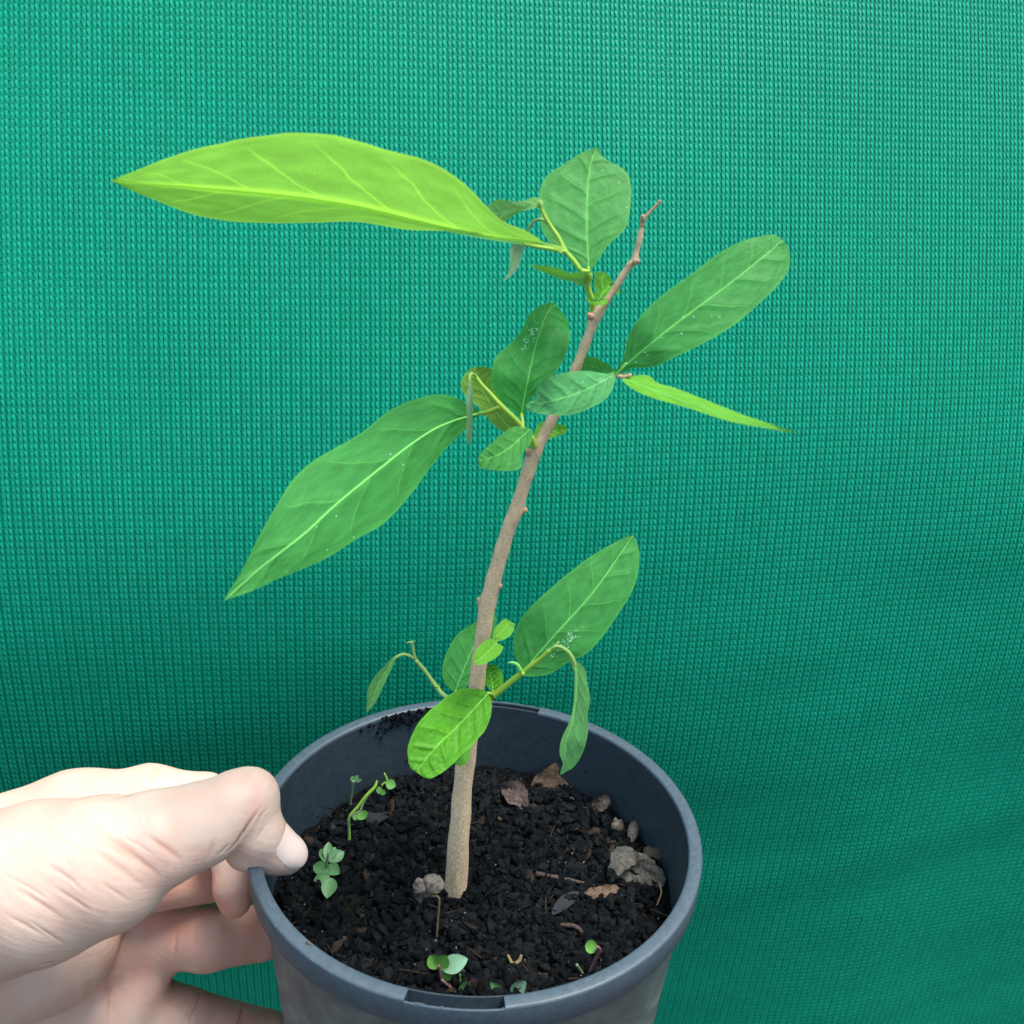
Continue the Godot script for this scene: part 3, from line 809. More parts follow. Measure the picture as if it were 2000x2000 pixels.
	leaf("thin downy leaf bud hanging straight down", [Vector3(-6.2, 278.9, 6), Vector3(-6.2, 278.1, 6.3), Vector3(-6.2, 276.6, 6.9), Vector3(-6.3, 274.7, 7.6), Vector3(-6, 272.2, 8), Vector3(-5.9, 269.4, 8), Vector3(-5.9, 266.8, 8), Vector3(-5.9, 264.5, 8), Vector3(-5.9, 262.9, 8), Vector3(-5.9, 262, 8)], [0.3, 0.4, 0.7, 0.9, 0.8, 0.6, 0.7, 0.6, 0.3, 0.1], [0.3, 0.4, 0.6, 0.8, 0.9, 0.8, 0.9, 0.8, 0.4, 0.1], Vector3(0.05, 0.30, 0.95), 0.5, 0.5, "silver", 0.2)
	leaf("small glossy leaf with a folded corner", [Vector3(9.6, 266.4, 5), Vector3(9.2, 266.3, 6), Vector3(8.5, 266.1, 7.8), Vector3(7.4, 265.8, 10.3), Vector3(6.2, 265.5, 13.4), Vector3(4.8, 265.1, 16.4), Vector3(3.2, 264.9, 19.6), Vector3(1.7, 264.8, 22.3), Vector3(0.1, 264.7, 24), Vector3(-1.2, 264.7, 25.4), Vector3(-2.1, 264.7, 26.4), Vector3(-2.6, 264.7, 27)], [1.1, 1.6, 2.7, 3.2, 3.1, 5.7, 5, 3.9, 3, 2.4, 1.8, 1.4], [0.5, 0.9, 1.8, 3, 3.6, 3.8, 3.8, 3.5, 2.9, 2.1, 1.3, 0.7], Vector3(0.01, 0.33, 0.95), -0.2, 0.3, "green", 1.0)
	leaf("tiny leaf tucked behind the stem", [Vector3(10.6, 260.1, 0), Vector3(10.9, 260.3, -0.9), Vector3(11.5, 260.7, -2.6), Vector3(12.4, 261.1, -4.9), Vector3(13.7, 261.6, -7.1), Vector3(15.4, 261.5, -8.9), Vector3(17.2, 261.5, -10), Vector3(18.6, 261.8, -10), Vector3(19.6, 262, -10), Vector3(20.2, 262.1, -10)], [0.2, 0.5, 1.1, 2.1, 2.9, 2.6, 2, 1.4, 0.8, 0.3], [0.2, 0.6, 1.2, 1.9, 2.1, 1.9, 1.5, 1.3, 0.7, 0.3], Vector3(-0.03, 0.31, 0.95), 0.3, 0.1, "lime", 0.5)
	o = leaf("large leaf held out to the upper right", [Vector3(29.6, 284.4, 14), Vector3(30.7, 285.6, 14.1), Vector3(32.5, 287.6, 14.3), Vector3(35, 290.2, 14.6), Vector3(38.1, 293.4, 15), Vector3(41.9, 296.5, 13.6), Vector3(46.2, 299.7, 11.9), Vector3(50.7, 302.9, 9.7), Vector3(55.2, 305.9, 7.1), Vector3(59.3, 308.8, 4.6), Vector3(63.1, 311.4, 1.9), Vector3(66.1, 313.5, -0.4), Vector3(68.2, 315.2, -2), Vector3(69.4, 316.2, -3)], [0.5, 0.9, 1.9, 4.8, 6.4, 7.2, 7.5, 7.4, 7.5, 7.2, 6.3, 4.8, 3.4, 2.1], [0.6, 0.8, 1.8, 4.5, 5.8, 7, 8, 8.5, 8.4, 8, 7.6, 6.5, 4.1, 1.6], Vector3(-0.17, 0.18, 0.97), -0.1, 0.15, "mid", 0.6)
	spots(o, 0.66, 0.45, 0.13, 0.2, 13)
	o = leaf("pale sheeny leaf crossing in front of the stem", [Vector3(29.2, 284.3, 14), Vector3(28.4, 284, 14.9), Vector3(27, 283.6, 16.5), Vector3(25.1, 283, 18.7), Vector3(22.7, 282.5, 21.4), Vector3(20, 281.9, 23.8), Vector3(17.2, 281.5, 26.2), Vector3(14.5, 281.1, 28), Vector3(12.2, 280.3, 28), Vector3(10.2, 279.8, 28), Vector3(8.8, 279.4, 28), Vector3(8, 279.2, 28)], [0.6, 1.8, 3.2, 4.1, 4.4, 4.4, 4.2, 3.5, 2.7, 2, 1.3, 0.5], [0.4, 0.8, 1.8, 3.2, 4.3, 5.1, 5.5, 5.4, 5, 1.4, 0.8, 0.3], Vector3(-0.05, 0.27, 0.96), -0.15, 0.2, "pale", 1.0)
	spots(o, 0.6, 0.3, 0.1, 0.1, 12)
	leaf("small leaf half hidden behind the stem", [Vector3(29.4, 283.9, 12), Vector3(29.1, 283.6, 10.5), Vector3(28.6, 283.1, 7.7), Vector3(27.9, 282.4, 3.9), Vector3(26.9, 281.7, -0.1), Vector3(25.9, 281.2, -3.9), Vector3(24.8, 280.8, -6.7), Vector3(23.7, 280.5, -8.3), Vector3(23, 280.2, -9.4), Vector3(22.5, 280.1, -10)], [0.4, 0.6, 1, 1.4, 1.7, 2, 2.1, 2.1, 2.1, 2], [0.8, 1.2, 1.6, 2, 2.3, 2.4, 2.4, 2.3, 2, 1.6], Vector3(-0.08, 0.25, 0.97), 0.1, 0.3, "green", 0.6)
	leaf("bright drooping leaf folded along its rib", [Vector3(31.3, 283.8, 16), Vector3(32.5, 283.7, 17.2), Vector3(34.5, 283.7, 19.3), Vector3(37.1, 283.5, 22.1), Vector3(40.2, 283.2, 25.6), Vector3(43.5, 283.4, 30.9), Vector3(46.8, 283.9, 36.9), Vector3(49.9, 284.6, 43.5), Vector3(52.6, 285.5, 50.4), Vector3(54.9, 286.5, 56.5), Vector3(57.1, 287.2, 60.7), Vector3(58.8, 287.9, 64.1), Vector3(60, 288.4, 66.6), Vector3(60.6, 288.7, 68)], [0.9, 1.8, 2.7, 1.9, 2.3, 2.1, 1.8, 1.5, 1.2, 1, 0.7, 0.4, 0.2, 0], [0.2, 0.7, 1.4, 1.8, 1.6, 1.2, 1, 1, 0.8, 0.4, 0.2, 0.2, 0.1, 0.1], Vector3(-0.18, 0.27, 0.94), -1.3, 1.3, "lime", 0.8)
	o = leaf("large leaf right of the stem with white water spots", [Vector3(11.4, 190.1, 0), Vector3(12.6, 191.6, -0.5), Vector3(14.7, 194.3, -1.3), Vector3(17.6, 198, -2.4), Vector3(21.2, 202.4, -3.7), Vector3(25.4, 206.3, -6.8), Vector3(29.7, 210.4, -10.2), Vector3(33.6, 214.6, -13.8), Vector3(36.9, 218.3, -17.5), Vector3(39.6, 221.5, -20.5), Vector3(41.5, 223.8, -22.7), Vector3(42.7, 225.1, -24)], [0.7, 4.3, 7.9, 10, 10.7, 10.2, 9.4, 8, 6, 3.6, 1.7, 0.4], [1.5, 3.9, 6.6, 8, 10.1, 10.7, 10, 9.5, 8.3, 6.1, 3.6, 0.9], Vector3(-0.07, 0.46, 0.88), 0.1, -0.15, "mid", 0.6)
	spots(o, 0.68, 0.36, 0.06, 0.045, 64)
	leaf("grey-green leaf drooping over the right of the pot", [Vector3(25.8, 198.5, 6), Vector3(26.1, 197.4, 6.5), Vector3(26.7, 195.4, 7.3), Vector3(26.9, 192.6, 8.4), Vector3(26.8, 189.1, 9.7), Vector3(26.5, 185.3, 11.2), Vector3(25.9, 181.4, 12.8), Vector3(24.8, 177.6, 14.1), Vector3(24.6, 173.7, 14.8), Vector3(24.4, 170.4, 15.4), Vector3(23.9, 168.1, 15.8), Vector3(23.6, 166.8, 16)], [0.7, 1.8, 2.6, 3, 4.1, 3.9, 5, 5.5, 4.6, 3.1, 1.3, 0.3], [0.3, 0.4, 0.6, 0.7, 0.5, 0.5, 0.9, 1.4, 1.5, 0.2, 0.1, 0], Vector3(-0.07, 0.56, 0.83), 0.35, 0.9, "greyish", 0.8)
	leaf("oval leaf half hidden behind the lower stem", [Vector3(-8.5, 177.2, -8), Vector3(-8.2, 177.9, -8.7), Vector3(-7.7, 179.2, -9.9), Vector3(-6.9, 180.9, -11.6), Vector3(-6, 183, -13.6), Vector3(-4.9, 185.3, -15.8), Vector3(-3.6, 187.7, -18.2), Vector3(-2.2, 190.1, -20.3), Vector3(-0.8, 192.5, -21.6), Vector3(0.5, 194.3, -22.7), Vector3(1.6, 195.6, -23.5), Vector3(2.3, 196.3, -24)], [1.2, 3.1, 5.2, 6.3, 6.8, 6.7, 6.3, 5, 3.1, 1.6, 0.7, 0.2], [0.7, 1.8, 2.8, 3.7, 4.4, 4.5, 4.4, 4, 3.5, 2.7, 1.6, 0.5], Vector3(0.03, 0.51, 0.86), 0.1, 0.1, "mid", 0.5)
	leaf("small drooping leaf at the end of the left twig", [Vector3(-26.8, 189.8, -4), Vector3(-27.3, 189.2, -3.7), Vector3(-28.1, 187.9, -3.1), Vector3(-29.2, 186.1, -2.4), Vector3(-30.4, 184, -1.5), Vector3(-31.4, 181.6, -0.5), Vector3(-32.3, 179.3, 0.4), Vector3(-33.1, 177.3, 1.1), Vector3(-33.7, 175.9, 1.7), Vector3(-34, 175.1, 2)], [0.7, 0.8, 1, 1.3, 1.5, 1.5, 1.4, 1, 0.6, 0.3], [0.7, 0.8, 1.1, 1.6, 2, 2.3, 1.8, 0.9, 0.4, 0.1], Vector3(0.12, 0.53, 0.84), 0.4, 0.5, "greyish", 0.6)
	leaf("bright glossy oval leaf in front of the lower stem", [Vector3(1.8, 188.7, 10), Vector3(1.2, 188.5, 10.9), Vector3(0.3, 188.1, 12.4), Vector3(-1, 187.6, 14.6), Vector3(-2.6, 187, 17.2), Vector3(-4.4, 186.4, 20.1), Vector3(-6.4, 185.8, 23.4), Vector3(-8.4, 185.4, 26.6), Vector3(-10.3, 185, 29.9), Vector3(-12, 183.7, 31.7), Vector3(-13.4, 182.5, 33.3), Vector3(-14.5, 181.4, 34.5), Vector3(-15.3, 180.7, 35.5), Vector3(-15.7, 180.2, 36)], [0.9, 2.3, 3.7, 5.1, 6.1, 6.4, 6.4, 6.3, 6.3, 6, 5.5, 4.7, 3.8, 2.9], [1.2, 2.6, 4.5, 6.3, 7.3, 7.8, 8, 8.2, 7.9, 7, 6.1, 4.8, 3.1, 1.6], Vector3(0.05, 0.57, 0.82), -0.1, 0.2, "fresh", 1.0)
	leaf("little leaf peeping out under the bright oval leaf", [Vector3(-2.7, 169.1, 8), Vector3(-2.9, 169.2, 8.6), Vector3(-3.2, 169.3, 9.7), Vector3(-3.5, 169.5, 11.3), Vector3(-4, 169.3, 12.5), Vector3(-4.6, 169, 13.5), Vector3(-5.3, 168.4, 14), Vector3(-6, 167.9, 14), Vector3(-6.6, 167.7, 14), Vector3(-6.9, 167.5, 14)], [0.2, 0.4, 0.7, 1, 1.5, 1.8, 1.7, 1.1, 0.6, 0.3], [0.2, 0.5, 0.8, 1.2, 1.4, 1.4, 1.5, 1.2, 0.8, 0.4], Vector3(0.03, 0.59, 0.81), 0.1, 0.1, "lime", 0.3)
	leaf("tiny round leaf right of the stem, upper one", [Vector3(2.7, 202.6, 3), Vector3(2.9, 202.6, 2.5), Vector3(3.4, 202.6, 1.7), Vector3(4, 202.7, 0.6), Vector3(4.7, 202.7, -1.1), Vector3(5.4, 202.6, -2.9), Vector3(6, 202.6, -4.6), Vector3(6.5, 202.9, -5.7), Vector3(6.9, 203, -6.5), Vector3(7.1, 203.1, -7)], [0.4, 0.8, 1.4, 1.9, 2.1, 2.1, 2.1, 1.8, 1.4, 1], [0.5, 0.9, 1.5, 2.1, 2.5, 2.6, 2.5, 2.2, 1.8, 1.5], Vector3(0.00, 0.49, 0.87), 0.1, 0.1, "lime", 0.3)
	leaf("tiny round leaf in front of the stem, lower one", [Vector3(3.6, 203.3, 6), Vector3(3.4, 203.5, 6.9), Vector3(2.9, 203.7, 8.6), Vector3(2.3, 204.1, 10.9), Vector3(1.5, 204.6, 13.6), Vector3(0.6, 205.2, 16.4), Vector3(-0.2, 205.6, 18.7), Vector3(-1, 205.8, 20.3), Vector3(-1.6, 206.1, 21.4), Vector3(-2, 206.2, 22)], [2.1, 2.4, 2.7, 2.7, 2.6, 2.3, 1.9, 1.5, 1.2, 0.9], [1.1, 1.6, 2.2, 2.6, 2.9, 2.8, 2.7, 2.4, 1.9, 1.2], Vector3(0.02, 0.51, 0.86), 0.1, 0.2, "lime", 0.3)
	leaf("small cupped leaf in the fork of the lower shoot", [Vector3(3.2, 185.3, 3), Vector3(3.1, 185.4, 2.4), Vector3(3, 185.5, 1.3), Vector3(2.8, 185.7, -0.2), Vector3(2.5, 186.1, -1.8), Vector3(2.1, 186.6, -3.2), Vector3(1.8, 187.3, -4.2), Vector3(1.5, 188.2, -4.6), Vector3(1.2, 188.8, -4.8), Vector3(1.1, 189.2, -5)], [0.5, 0.9, 1.5, 1.9, 2.2, 2.3, 2.2, 2, 1.8, 1.6], [1.3, 2.1, 3.1, 3.4, 3.5, 3.4, 3.2, 2.6, 2, 1.7], Vector3(0.01, 0.53, 0.85), 0.3, 0.3, "fresh", 0.8)


# ---------------------------------------------------------------- hand
var ba := PackedVector3Array()
var bb := PackedVector3Array()
var bra := PackedFloat32Array()
var brb := PackedFloat32Array()
var bg := PackedInt32Array()
var ginf := [5.0, 2.0, 1.4, 1.4, 1.4, 1.4, 0.6]
var join := [0.0, 6.0, 5.0, 5.0, 5.0, 5.0, 2.2]
var creases := []


func bone(g: int, a: Vector3, ra: float, b: Vector3, rb: float) -> void:
	bg.append(g)
	ba.append(a)
	bb.append(b)
	bra.append(ra)
	brb.append(rb)


func crease(p: Array, width: float, depth: float) -> void:
	creases.append([p, width, depth])


func field(p: Vector3) -> float:
	var best := [1e9, 1e9, 1e9, 1e9, 1e9, 1e9, 1e9]
	for i in ba.size():
		var g := bg[i]
		var a := ba[i]
		var d := bb[i] - a
		var h := clampf((p - a).dot(d) / d.length_squared(), 0.0, 1.0)
		var e := (p - a - d * h).length() - lerpf(bra[i], brb[i], h)
		var k: float = ginf[g]
		var f: float = best[g]
		var q := maxf(k - absf(f - e), 0.0) / k
		best[g] = minf(f, e) - q * q * k * 0.25
	var out: float = best[0]
	for g in range(1, 7):
		var k: float = join[g]
		var e: float = best[g]
		var palm: float = best[1] if g == 6 else best[0]
		var q := maxf(k - absf(palm - e), 0.0) / k
		out = minf(out, minf(palm, e) - q * q * k * 0.25)
	return out


func skin_color(p: Vector3, n: Vector3, nz: FastNoiseLite) -> Color:
	var pale := Color(0.65, 0.488, 0.41)
	var pink := Color(0.62, 0.29, 0.23)
	var k := 0.11 + 0.34 * nz.get_noise_3dv(p)
	# the palm side and the finger ends are redder than the back of the thumb
	k += 0.5 * smoothstep(8.0, -12.0, p.z) * smoothstep(118.0, 95.0, p.y) + 0.12 * smoothstep(128.0, 98.0, p.y)
	k += 0.6 * (1.0 - smoothstep(4.0, 14.0, (p - Vector3(-72, 131, 14)).length()))
	k += 0.5 * (1.0 - smoothstep(5.0, 16.0, (p - Vector3(-81, 96, -2)).length()))
	k += 0.8 * (1.0 - smoothstep(2.0, 10.0, (p - Vector3(-60, 138, 16)).length()))
	return pale.lerp(pink, clampf(k, 0.0, 1.0))


func make_person() -> void:
	bone(0, Vector3(-214.4, 58, 40), 25.3, Vector3(-164.2, 90.8, 28), 27.1)
	bone(0, Vector3(-164.2, 90.8, 28), 26.1, Vector3(-139.1, 81.9, 5), 22.5)
	bone(0, Vector3(-165.8, 100.5, 8), 27.4, Vector3(-137.1, 105.4, -12), 18.6)
	bone(0, Vector3(-151, 110, -2), 20.6, Vector3(-132.7, 114, -14), 17.8)
	bone(0, Vector3(-132.7, 114, -14), 17.8, Vector3(-112.9, 118.4, -24), 10.6)
	bone(0, Vector3(-144, 81.1, -6), 18.3, Vector3(-109.3, 94.1, -20), 10.5)
	bone(0, Vector3(-145.1, 65.2, -4), 18.5, Vector3(-115.9, 63.4, -20), 13.1)
	bone(0, Vector3(-150.7, 50.9, 0), 19.7, Vector3(-124.4, 35.6, -14), 14.4)
	bone(0, Vector3(-155.6, 34.9, 6), 20.9, Vector3(-129.2, 16.1, -6), 15.6)
	bone(1, Vector3(-150.9, 122.5, 34), 24.6, Vector3(-118.5, 140.1, 40), 21.9)
	bone(1, Vector3(-118.5, 140.1, 40), 21.9, Vector3(-101.6, 145.5, 38), 18.8)
	bone(1, Vector3(-101.6, 145.5, 38), 18.4, Vector3(-88, 150.3, 33), 13.2)
	bone(1, Vector3(-88, 150.8, 33), 13.7, Vector3(-78.2, 150.6, 26), 11.8)
	bone(1, Vector3(-78.2, 150.6, 26), 11.6, Vector3(-69.2, 151.5, 17), 9.7)
	bone(1, Vector3(-69.2, 151.5, 17), 9.7, Vector3(-66.8, 151.6, 14), 8.8)
	bone(1, Vector3(-66.7, 151.7, 16), 8, Vector3(-64.3, 142.5, 18), 8)
	bone(1, Vector3(-64.3, 142.5, 18), 8, Vector3(-59.3, 134.3, 16), 7)
	bone(1, Vector3(-67, 136.5, 18), 7.1, Vector3(-56.8, 130.9, 14), 6)
	bone(6, Vector3(-89, 140.9, 30), 4.1, Vector3(-83.6, 144.1, 37), 3.3)
	bone(6, Vector3(-82.7, 140.6, 24), 4.1, Vector3(-77.8, 144.1, 31), 3.8)
	bone(6, Vector3(-77, 139.9, 20), 3.7, Vector3(-73.4, 142.5, 26), 3.5)
	bone(0, Vector3(-111.3, 60.9, -14), 8.4, Vector3(-121.2, 38.7, 0), 10.5)
	bone(2, Vector3(-112.9, 118.4, -24), 10.3, Vector3(-94.4, 117.6, -27), 8.3)
	bone(2, Vector3(-94.4, 117.6, -27), 8.2, Vector3(-80.6, 106.1, -10), 7)
	bone(2, Vector3(-80.6, 106.1, -10), 7, Vector3(-79, 100.5, -3), 6.6)
	bone(2, Vector3(-79, 100.5, -3), 6.6, Vector3(-78.2, 97.1, -1), 5.4)
	bone(2, Vector3(-109.3, 94.3, -12), 10.8, Vector3(-92.2, 87.1, -22), 8.4)
	bone(3, Vector3(-114, 64.8, -18), 11.6, Vector3(-93.4, 66.8, -14), 11.2)
	bone(3, Vector3(-93.4, 66.8, -14), 10.9, Vector3(-77.2, 60.5, -24), 9.5)
	bone(3, Vector3(-77.2, 60.5, -24), 9.5, Vector3(-65, 45.3, -44), 8.6)
	bone(4, Vector3(-122.9, 35.5, -10), 13.7, Vector3(-102.5, 32.2, -8), 12.3)
	bone(4, Vector3(-102.5, 32.2, -8), 12, Vector3(-77.3, 13.4, -18), 11)
	bone(4, Vector3(-77.3, 13.4, -18), 11, Vector3(-61.9, -18.6, -42), 10.4)
	bone(5, Vector3(-126.3, 22, 0), 13.6, Vector3(-106.8, 9.9, 2), 10.8)
	bone(5, Vector3(-106.8, 9.9, 2), 10.5, Vector3(-80.3, -17.4, -12), 9.7)
	crease([Vector2(-102.7, 163.7), Vector2(-99.1, 162.9), Vector2(-95.8, 161.6), Vector2(-92.7, 159.9), Vector2(-89.8, 157.8), Vector2(-87, 155.4), Vector2(-84.4, 152.7), Vector2(-82.1, 149.2)], 0.72, 0.6)
	crease([Vector2(-99.1, 160.9), Vector2(-96.7, 159.7), Vector2(-94.4, 158.3), Vector2(-92.3, 156.6), Vector2(-90.3, 154.7), Vector2(-88.4, 152.3), Vector2(-86.7, 149.7), Vector2(-85.4, 146.3)], 0.65, 0.36)
	crease([Vector2(-88.2, 161.2), Vector2(-86.2, 160.4), Vector2(-84.4, 159.4), Vector2(-82.6, 158.1), Vector2(-81, 156.7), Vector2(-79.5, 154.9), Vector2(-78.2, 152.7), Vector2(-77.9, 150)], 0.65, 0.48)
	crease([Vector2(-71.2, 154.4), Vector2(-71.3, 153.4), Vector2(-71.3, 152.4), Vector2(-71.5, 151.3), Vector2(-71.7, 150.2), Vector2(-72.1, 149.1), Vector2(-72.5, 147.9)], 0.65, 0.36)
	crease([Vector2(-61.3, 155.4), Vector2(-62.3, 154.1), Vector2(-63.4, 152.7), Vector2(-64.5, 151.1), Vector2(-65.6, 149.6), Vector2(-66.7, 148.2), Vector2(-68, 147.6), Vector2(-69.4, 147.2)], 0.65, 0.6)
	crease([Vector2(-111.7, 158.6), Vector2(-109.2, 157.8), Vector2(-106.7, 157.1), Vector2(-104.3, 156.3), Vector2(-102, 155.2), Vector2(-100, 153.7), Vector2(-98.1, 152.1)], 0.59, 0.24)
	crease([Vector2(-116.8, 154.6), Vector2(-114.1, 153.4), Vector2(-111.6, 152.1), Vector2(-109.2, 150.5), Vector2(-106.9, 148.6), Vector2(-104.7, 146.6), Vector2(-102.6, 144.3)], 0.59, 0.24)
	crease([Vector2(-106.5, 153.9), Vector2(-104.6, 152.9), Vector2(-102.8, 151.8), Vector2(-100.9, 150.7), Vector2(-99.2, 149.4), Vector2(-97.6, 147.8), Vector2(-96.1, 146)], 0.52, 0.21)
	crease([Vector2(-118.3, 149.4), Vector2(-116.1, 148.3), Vector2(-114, 146.9), Vector2(-112, 145.4), Vector2(-110.2, 143.7), Vector2(-108.4, 141.8), Vector2(-106.7, 139.6)], 0.59, 0.21)
	crease([Vector2(-113.5, 161.9), Vector2(-110.8, 161.7), Vector2(-108.1, 161.5), Vector2(-105.4, 161.3), Vector2(-102.9, 160.9), Vector2(-100.6, 160.1), Vector2(-98.5, 159.1)], 0.52, 0.18)
	crease([Vector2(-117.9, 86.7), Vector2(-117.6, 82.2), Vector2(-118.2, 75.8), Vector2(-123.5, 59.4), Vector2(-124.1, 53.5), Vector2(-123.7, 50.3), Vector2(-123.1, 47.4)], 0.78, 0.42)
	crease([Vector2(-121.6, 86.8), Vector2(-121.2, 83.7), Vector2(-121, 80.2), Vector2(-121.3, 75.7), Vector2(-128, 57.3), Vector2(-127.9, 53.4), Vector2(-127.4, 50.6)], 0.65, 0.3)
	crease([Vector2(-94.8, 41.7), Vector2(-95.4, 42.5), Vector2(-96.1, 42.9), Vector2(-96.7, 43), Vector2(-97.2, 42.6), Vector2(-97.3, 41.9), Vector2(-97.3, 41)], 0.59, 0.54)
	crease([Vector2(-96.4, 43.1), Vector2(-97, 43.4), Vector2(-97.6, 43.5), Vector2(-98.3, 43.3), Vector2(-98.8, 42.9), Vector2(-99.1, 42.3), Vector2(-99.4, 41.5)], 0.52, 0.3)
	crease([Vector2(-80.7, 30), Vector2(-81.3, 30.6), Vector2(-81.9, 31.2), Vector2(-82.5, 31.7), Vector2(-83, 32), Vector2(-83.2, 31.9), Vector2(-83, 31.5)], 0.59, 0.54)
	crease([Vector2(-102.1, 76.2), Vector2(-101.7, 75), Vector2(-101.5, 73.6), Vector2(-101.4, 71.9), Vector2(-101.6, 69.9), Vector2(-102, 67.4), Vector2(-102.8, 64.1)], 0.78, 0.36)
	crease([Vector2(-70.4, 161.2), Vector2(-69, 161.6), Vector2(-67.8, 161.6), Vector2(-66.9, 161.3), Vector2(-66.3, 160.8), Vector2(-65.9, 160.2), Vector2(-65.6, 159.5)], 0.65, 0.15)
	crease([Vector2(-59.2, 153.6), Vector2(-59.9, 153.5), Vector2(-60.7, 153.2), Vector2(-61.3, 152.5), Vector2(-61.8, 151.4), Vector2(-62.2, 150), Vector2(-62.7, 148.6)], 0.52, 0.21)
	crease([Vector2(-107.5, 163.6), Vector2(-103.7, 163.7), Vector2(-100.3, 163.2), Vector2(-97.2, 162.3), Vector2(-94.3, 160.9), Vector2(-91.6, 159.3), Vector2(-89, 157.4), Vector2(-86.4, 155.5)], 0.45, 0.18)
	crease([Vector2(-95, 162.2), Vector2(-93, 161.3), Vector2(-91, 160.3), Vector2(-89, 159.4), Vector2(-87, 158.3), Vector2(-85.2, 157.1), Vector2(-83.4, 155.7)], 0.39, 0.15)
	crease([Vector2(-119.9, 156.7), Vector2(-117.3, 156), Vector2(-114.8, 155.2), Vector2(-112.4, 154.1), Vector2(-110.1, 152.9), Vector2(-108, 151.5), Vector2(-105.8, 150)], 0.39, 0.15)
	crease([Vector2(-112.2, 147.1), Vector2(-110.5, 145.6), Vector2(-109, 143.9), Vector2(-107.5, 142), Vector2(-106.1, 139.9), Vector2(-104.9, 137.4), Vector2(-103.9, 134.4)], 0.45, 0.18)
	crease([Vector2(-96.2, 154.9), Vector2(-94.8, 153.8), Vector2(-93.5, 152.6), Vector2(-92.2, 151.2), Vector2(-91, 149.8), Vector2(-89.8, 148.2), Vector2(-88.7, 146.4)], 0.45, 0.18)
	crease([Vector2(-67.9, 150), Vector2(-68.3, 149.7), Vector2(-68.8, 149.5), Vector2(-69.2, 149.1), Vector2(-69.7, 148.8), Vector2(-70.2, 148.3), Vector2(-70.7, 147.8)], 0.52, 0.3)
	crease([Vector2(-62.7, 144.8), Vector2(-62.2, 145.9), Vector2(-61.7, 146.8), Vector2(-61.3, 147.7), Vector2(-60.8, 148.5), Vector2(-60.2, 149.2), Vector2(-59.7, 149.8)], 0.39, 0.18)
	crease([Vector2(-97.5, 77.8), Vector2(-96.3, 77.8), Vector2(-95.3, 77.2), Vector2(-94.7, 76.1), Vector2(-94.6, 74.7), Vector2(-94.7, 72.9), Vector2(-94.9, 70.7)], 0.65, 0.21)
	crease([Vector2(-111.7, 129.8), Vector2(-110.9, 129.9), Vector2(-110.2, 129.8), Vector2(-109.7, 129.6), Vector2(-109.4, 129.4), Vector2(-109.2, 129.2), Vector2(-109.1, 128.8)], 0.65, 0.36)
	var lo := Vector3(-248, -40, -62)
	var hi := Vector3(-44, 176, 72)
	var big := 6.0
	var fine := 4
	var cell := big / fine
	var nx := int(ceil((hi.x - lo.x) / big))
	var ny := int(ceil((hi.y - lo.y) / big))
	var nz := int(ceil((hi.z - lo.z) / big))
	var gx := nx * fine + 1
	var gy := ny * fine + 1
	var gz := nz * fine + 1
	var val := PackedFloat32Array()
	val.resize(gx * gy * gz)
	val.fill(1e6)
	for k in nz:
		for j in ny:
			for i in nx:
				var c := lo + Vector3(i + 0.5, j + 0.5, k + 0.5) * big
				if absf(field(c)) > big * 1.15:
					continue
				for kk in fine + 1:
					for jj in fine + 1:
						for ii in fine + 1:
							var x := i * fine + ii
							var y := j * fine + jj
							var z := k * fine + kk
							var at := (z * gy + y) * gx + x
							if val[at] > 1e5:
								val[at] = field(lo + Vector3(x, y, z) * cell)
	var ids := {}
	var verts := PackedVector3Array()
	var corner := [0, 1, gx, gx + 1, gx * gy, gx * gy + 1, gx * gy + gx, gx * gy + gx + 1]
	var offs := [Vector3(0, 0, 0), Vector3(1, 0, 0), Vector3(0, 1, 0), Vector3(1, 1, 0), Vector3(0, 0, 1), Vector3(1, 0, 1), Vector3(0, 1, 1), Vector3(1, 1, 1)]
	var edges := [[0, 1], [2, 3], [4, 5], [6, 7], [0, 2], [1, 3], [4, 6], [5, 7], [0, 4], [1, 5], [2, 6], [3, 7]]
	for z in gz - 1:
		for y in gy - 1:
			for x in gx - 1:
				var at := (z * gy + y) * gx + x
				if val[at] > 1e5:
					continue
				var inside := 0
				var ok := true
				for c in 8:
					var v := val[at + corner[c]]
					if v > 1e5:
						ok = false
						break
					if v < 0.0:
						inside += 1
				if not ok or inside == 0 or inside == 8:
					continue
				var sum := Vector3.ZERO
				var n := 0
				for e in edges:
					var a := val[at + corner[e[0]]]
					var b := val[at + corner[e[1]]]
					if (a < 0.0) != (b < 0.0):
						sum += offs[e[0]].lerp(offs[e[1]], a / (a - b))
						n += 1
				ids[at] = verts.size()
				verts.append(lo + (Vector3(x, y, z) + sum / n) * cell)
	var st := begin()
	var tone := FastNoiseLite.new()
	tone.seed = 5
	tone.frequency = 0.06
	tone.fractal_octaves = 3
	for p in verts:
		st.set_color(skin_color(p, Vector3.UP, tone))
		st.set_uv(Vector2((p.x + 206.0) / 160.0, (176.0 - p.y) / 160.0))
		st.add_vertex(p * MM)
	var step := [1, gx, gx * gy]
	for at in ids:
		for ax in 3:
			var s0: int = step[ax]
			var s1: int = step[(ax + 1) % 3]
			var s2: int = step[(ax + 2) % 3]
			var a := val[at]
			var b := val[at + s0]
			if (a < 0.0) == (b < 0.0):
				continue
			var q := [at, at - s1, at - s1 - s2, at - s2]
			if not (ids.has(q[1]) and ids.has(q[2]) and ids.has(q[3])):
				continue
			var order := [0, 1, 2, 0, 2, 3] if a > 0.0 else [0, 2, 1, 0, 3, 2]
			for o in order:
				st.add_index(ids[q[o]])
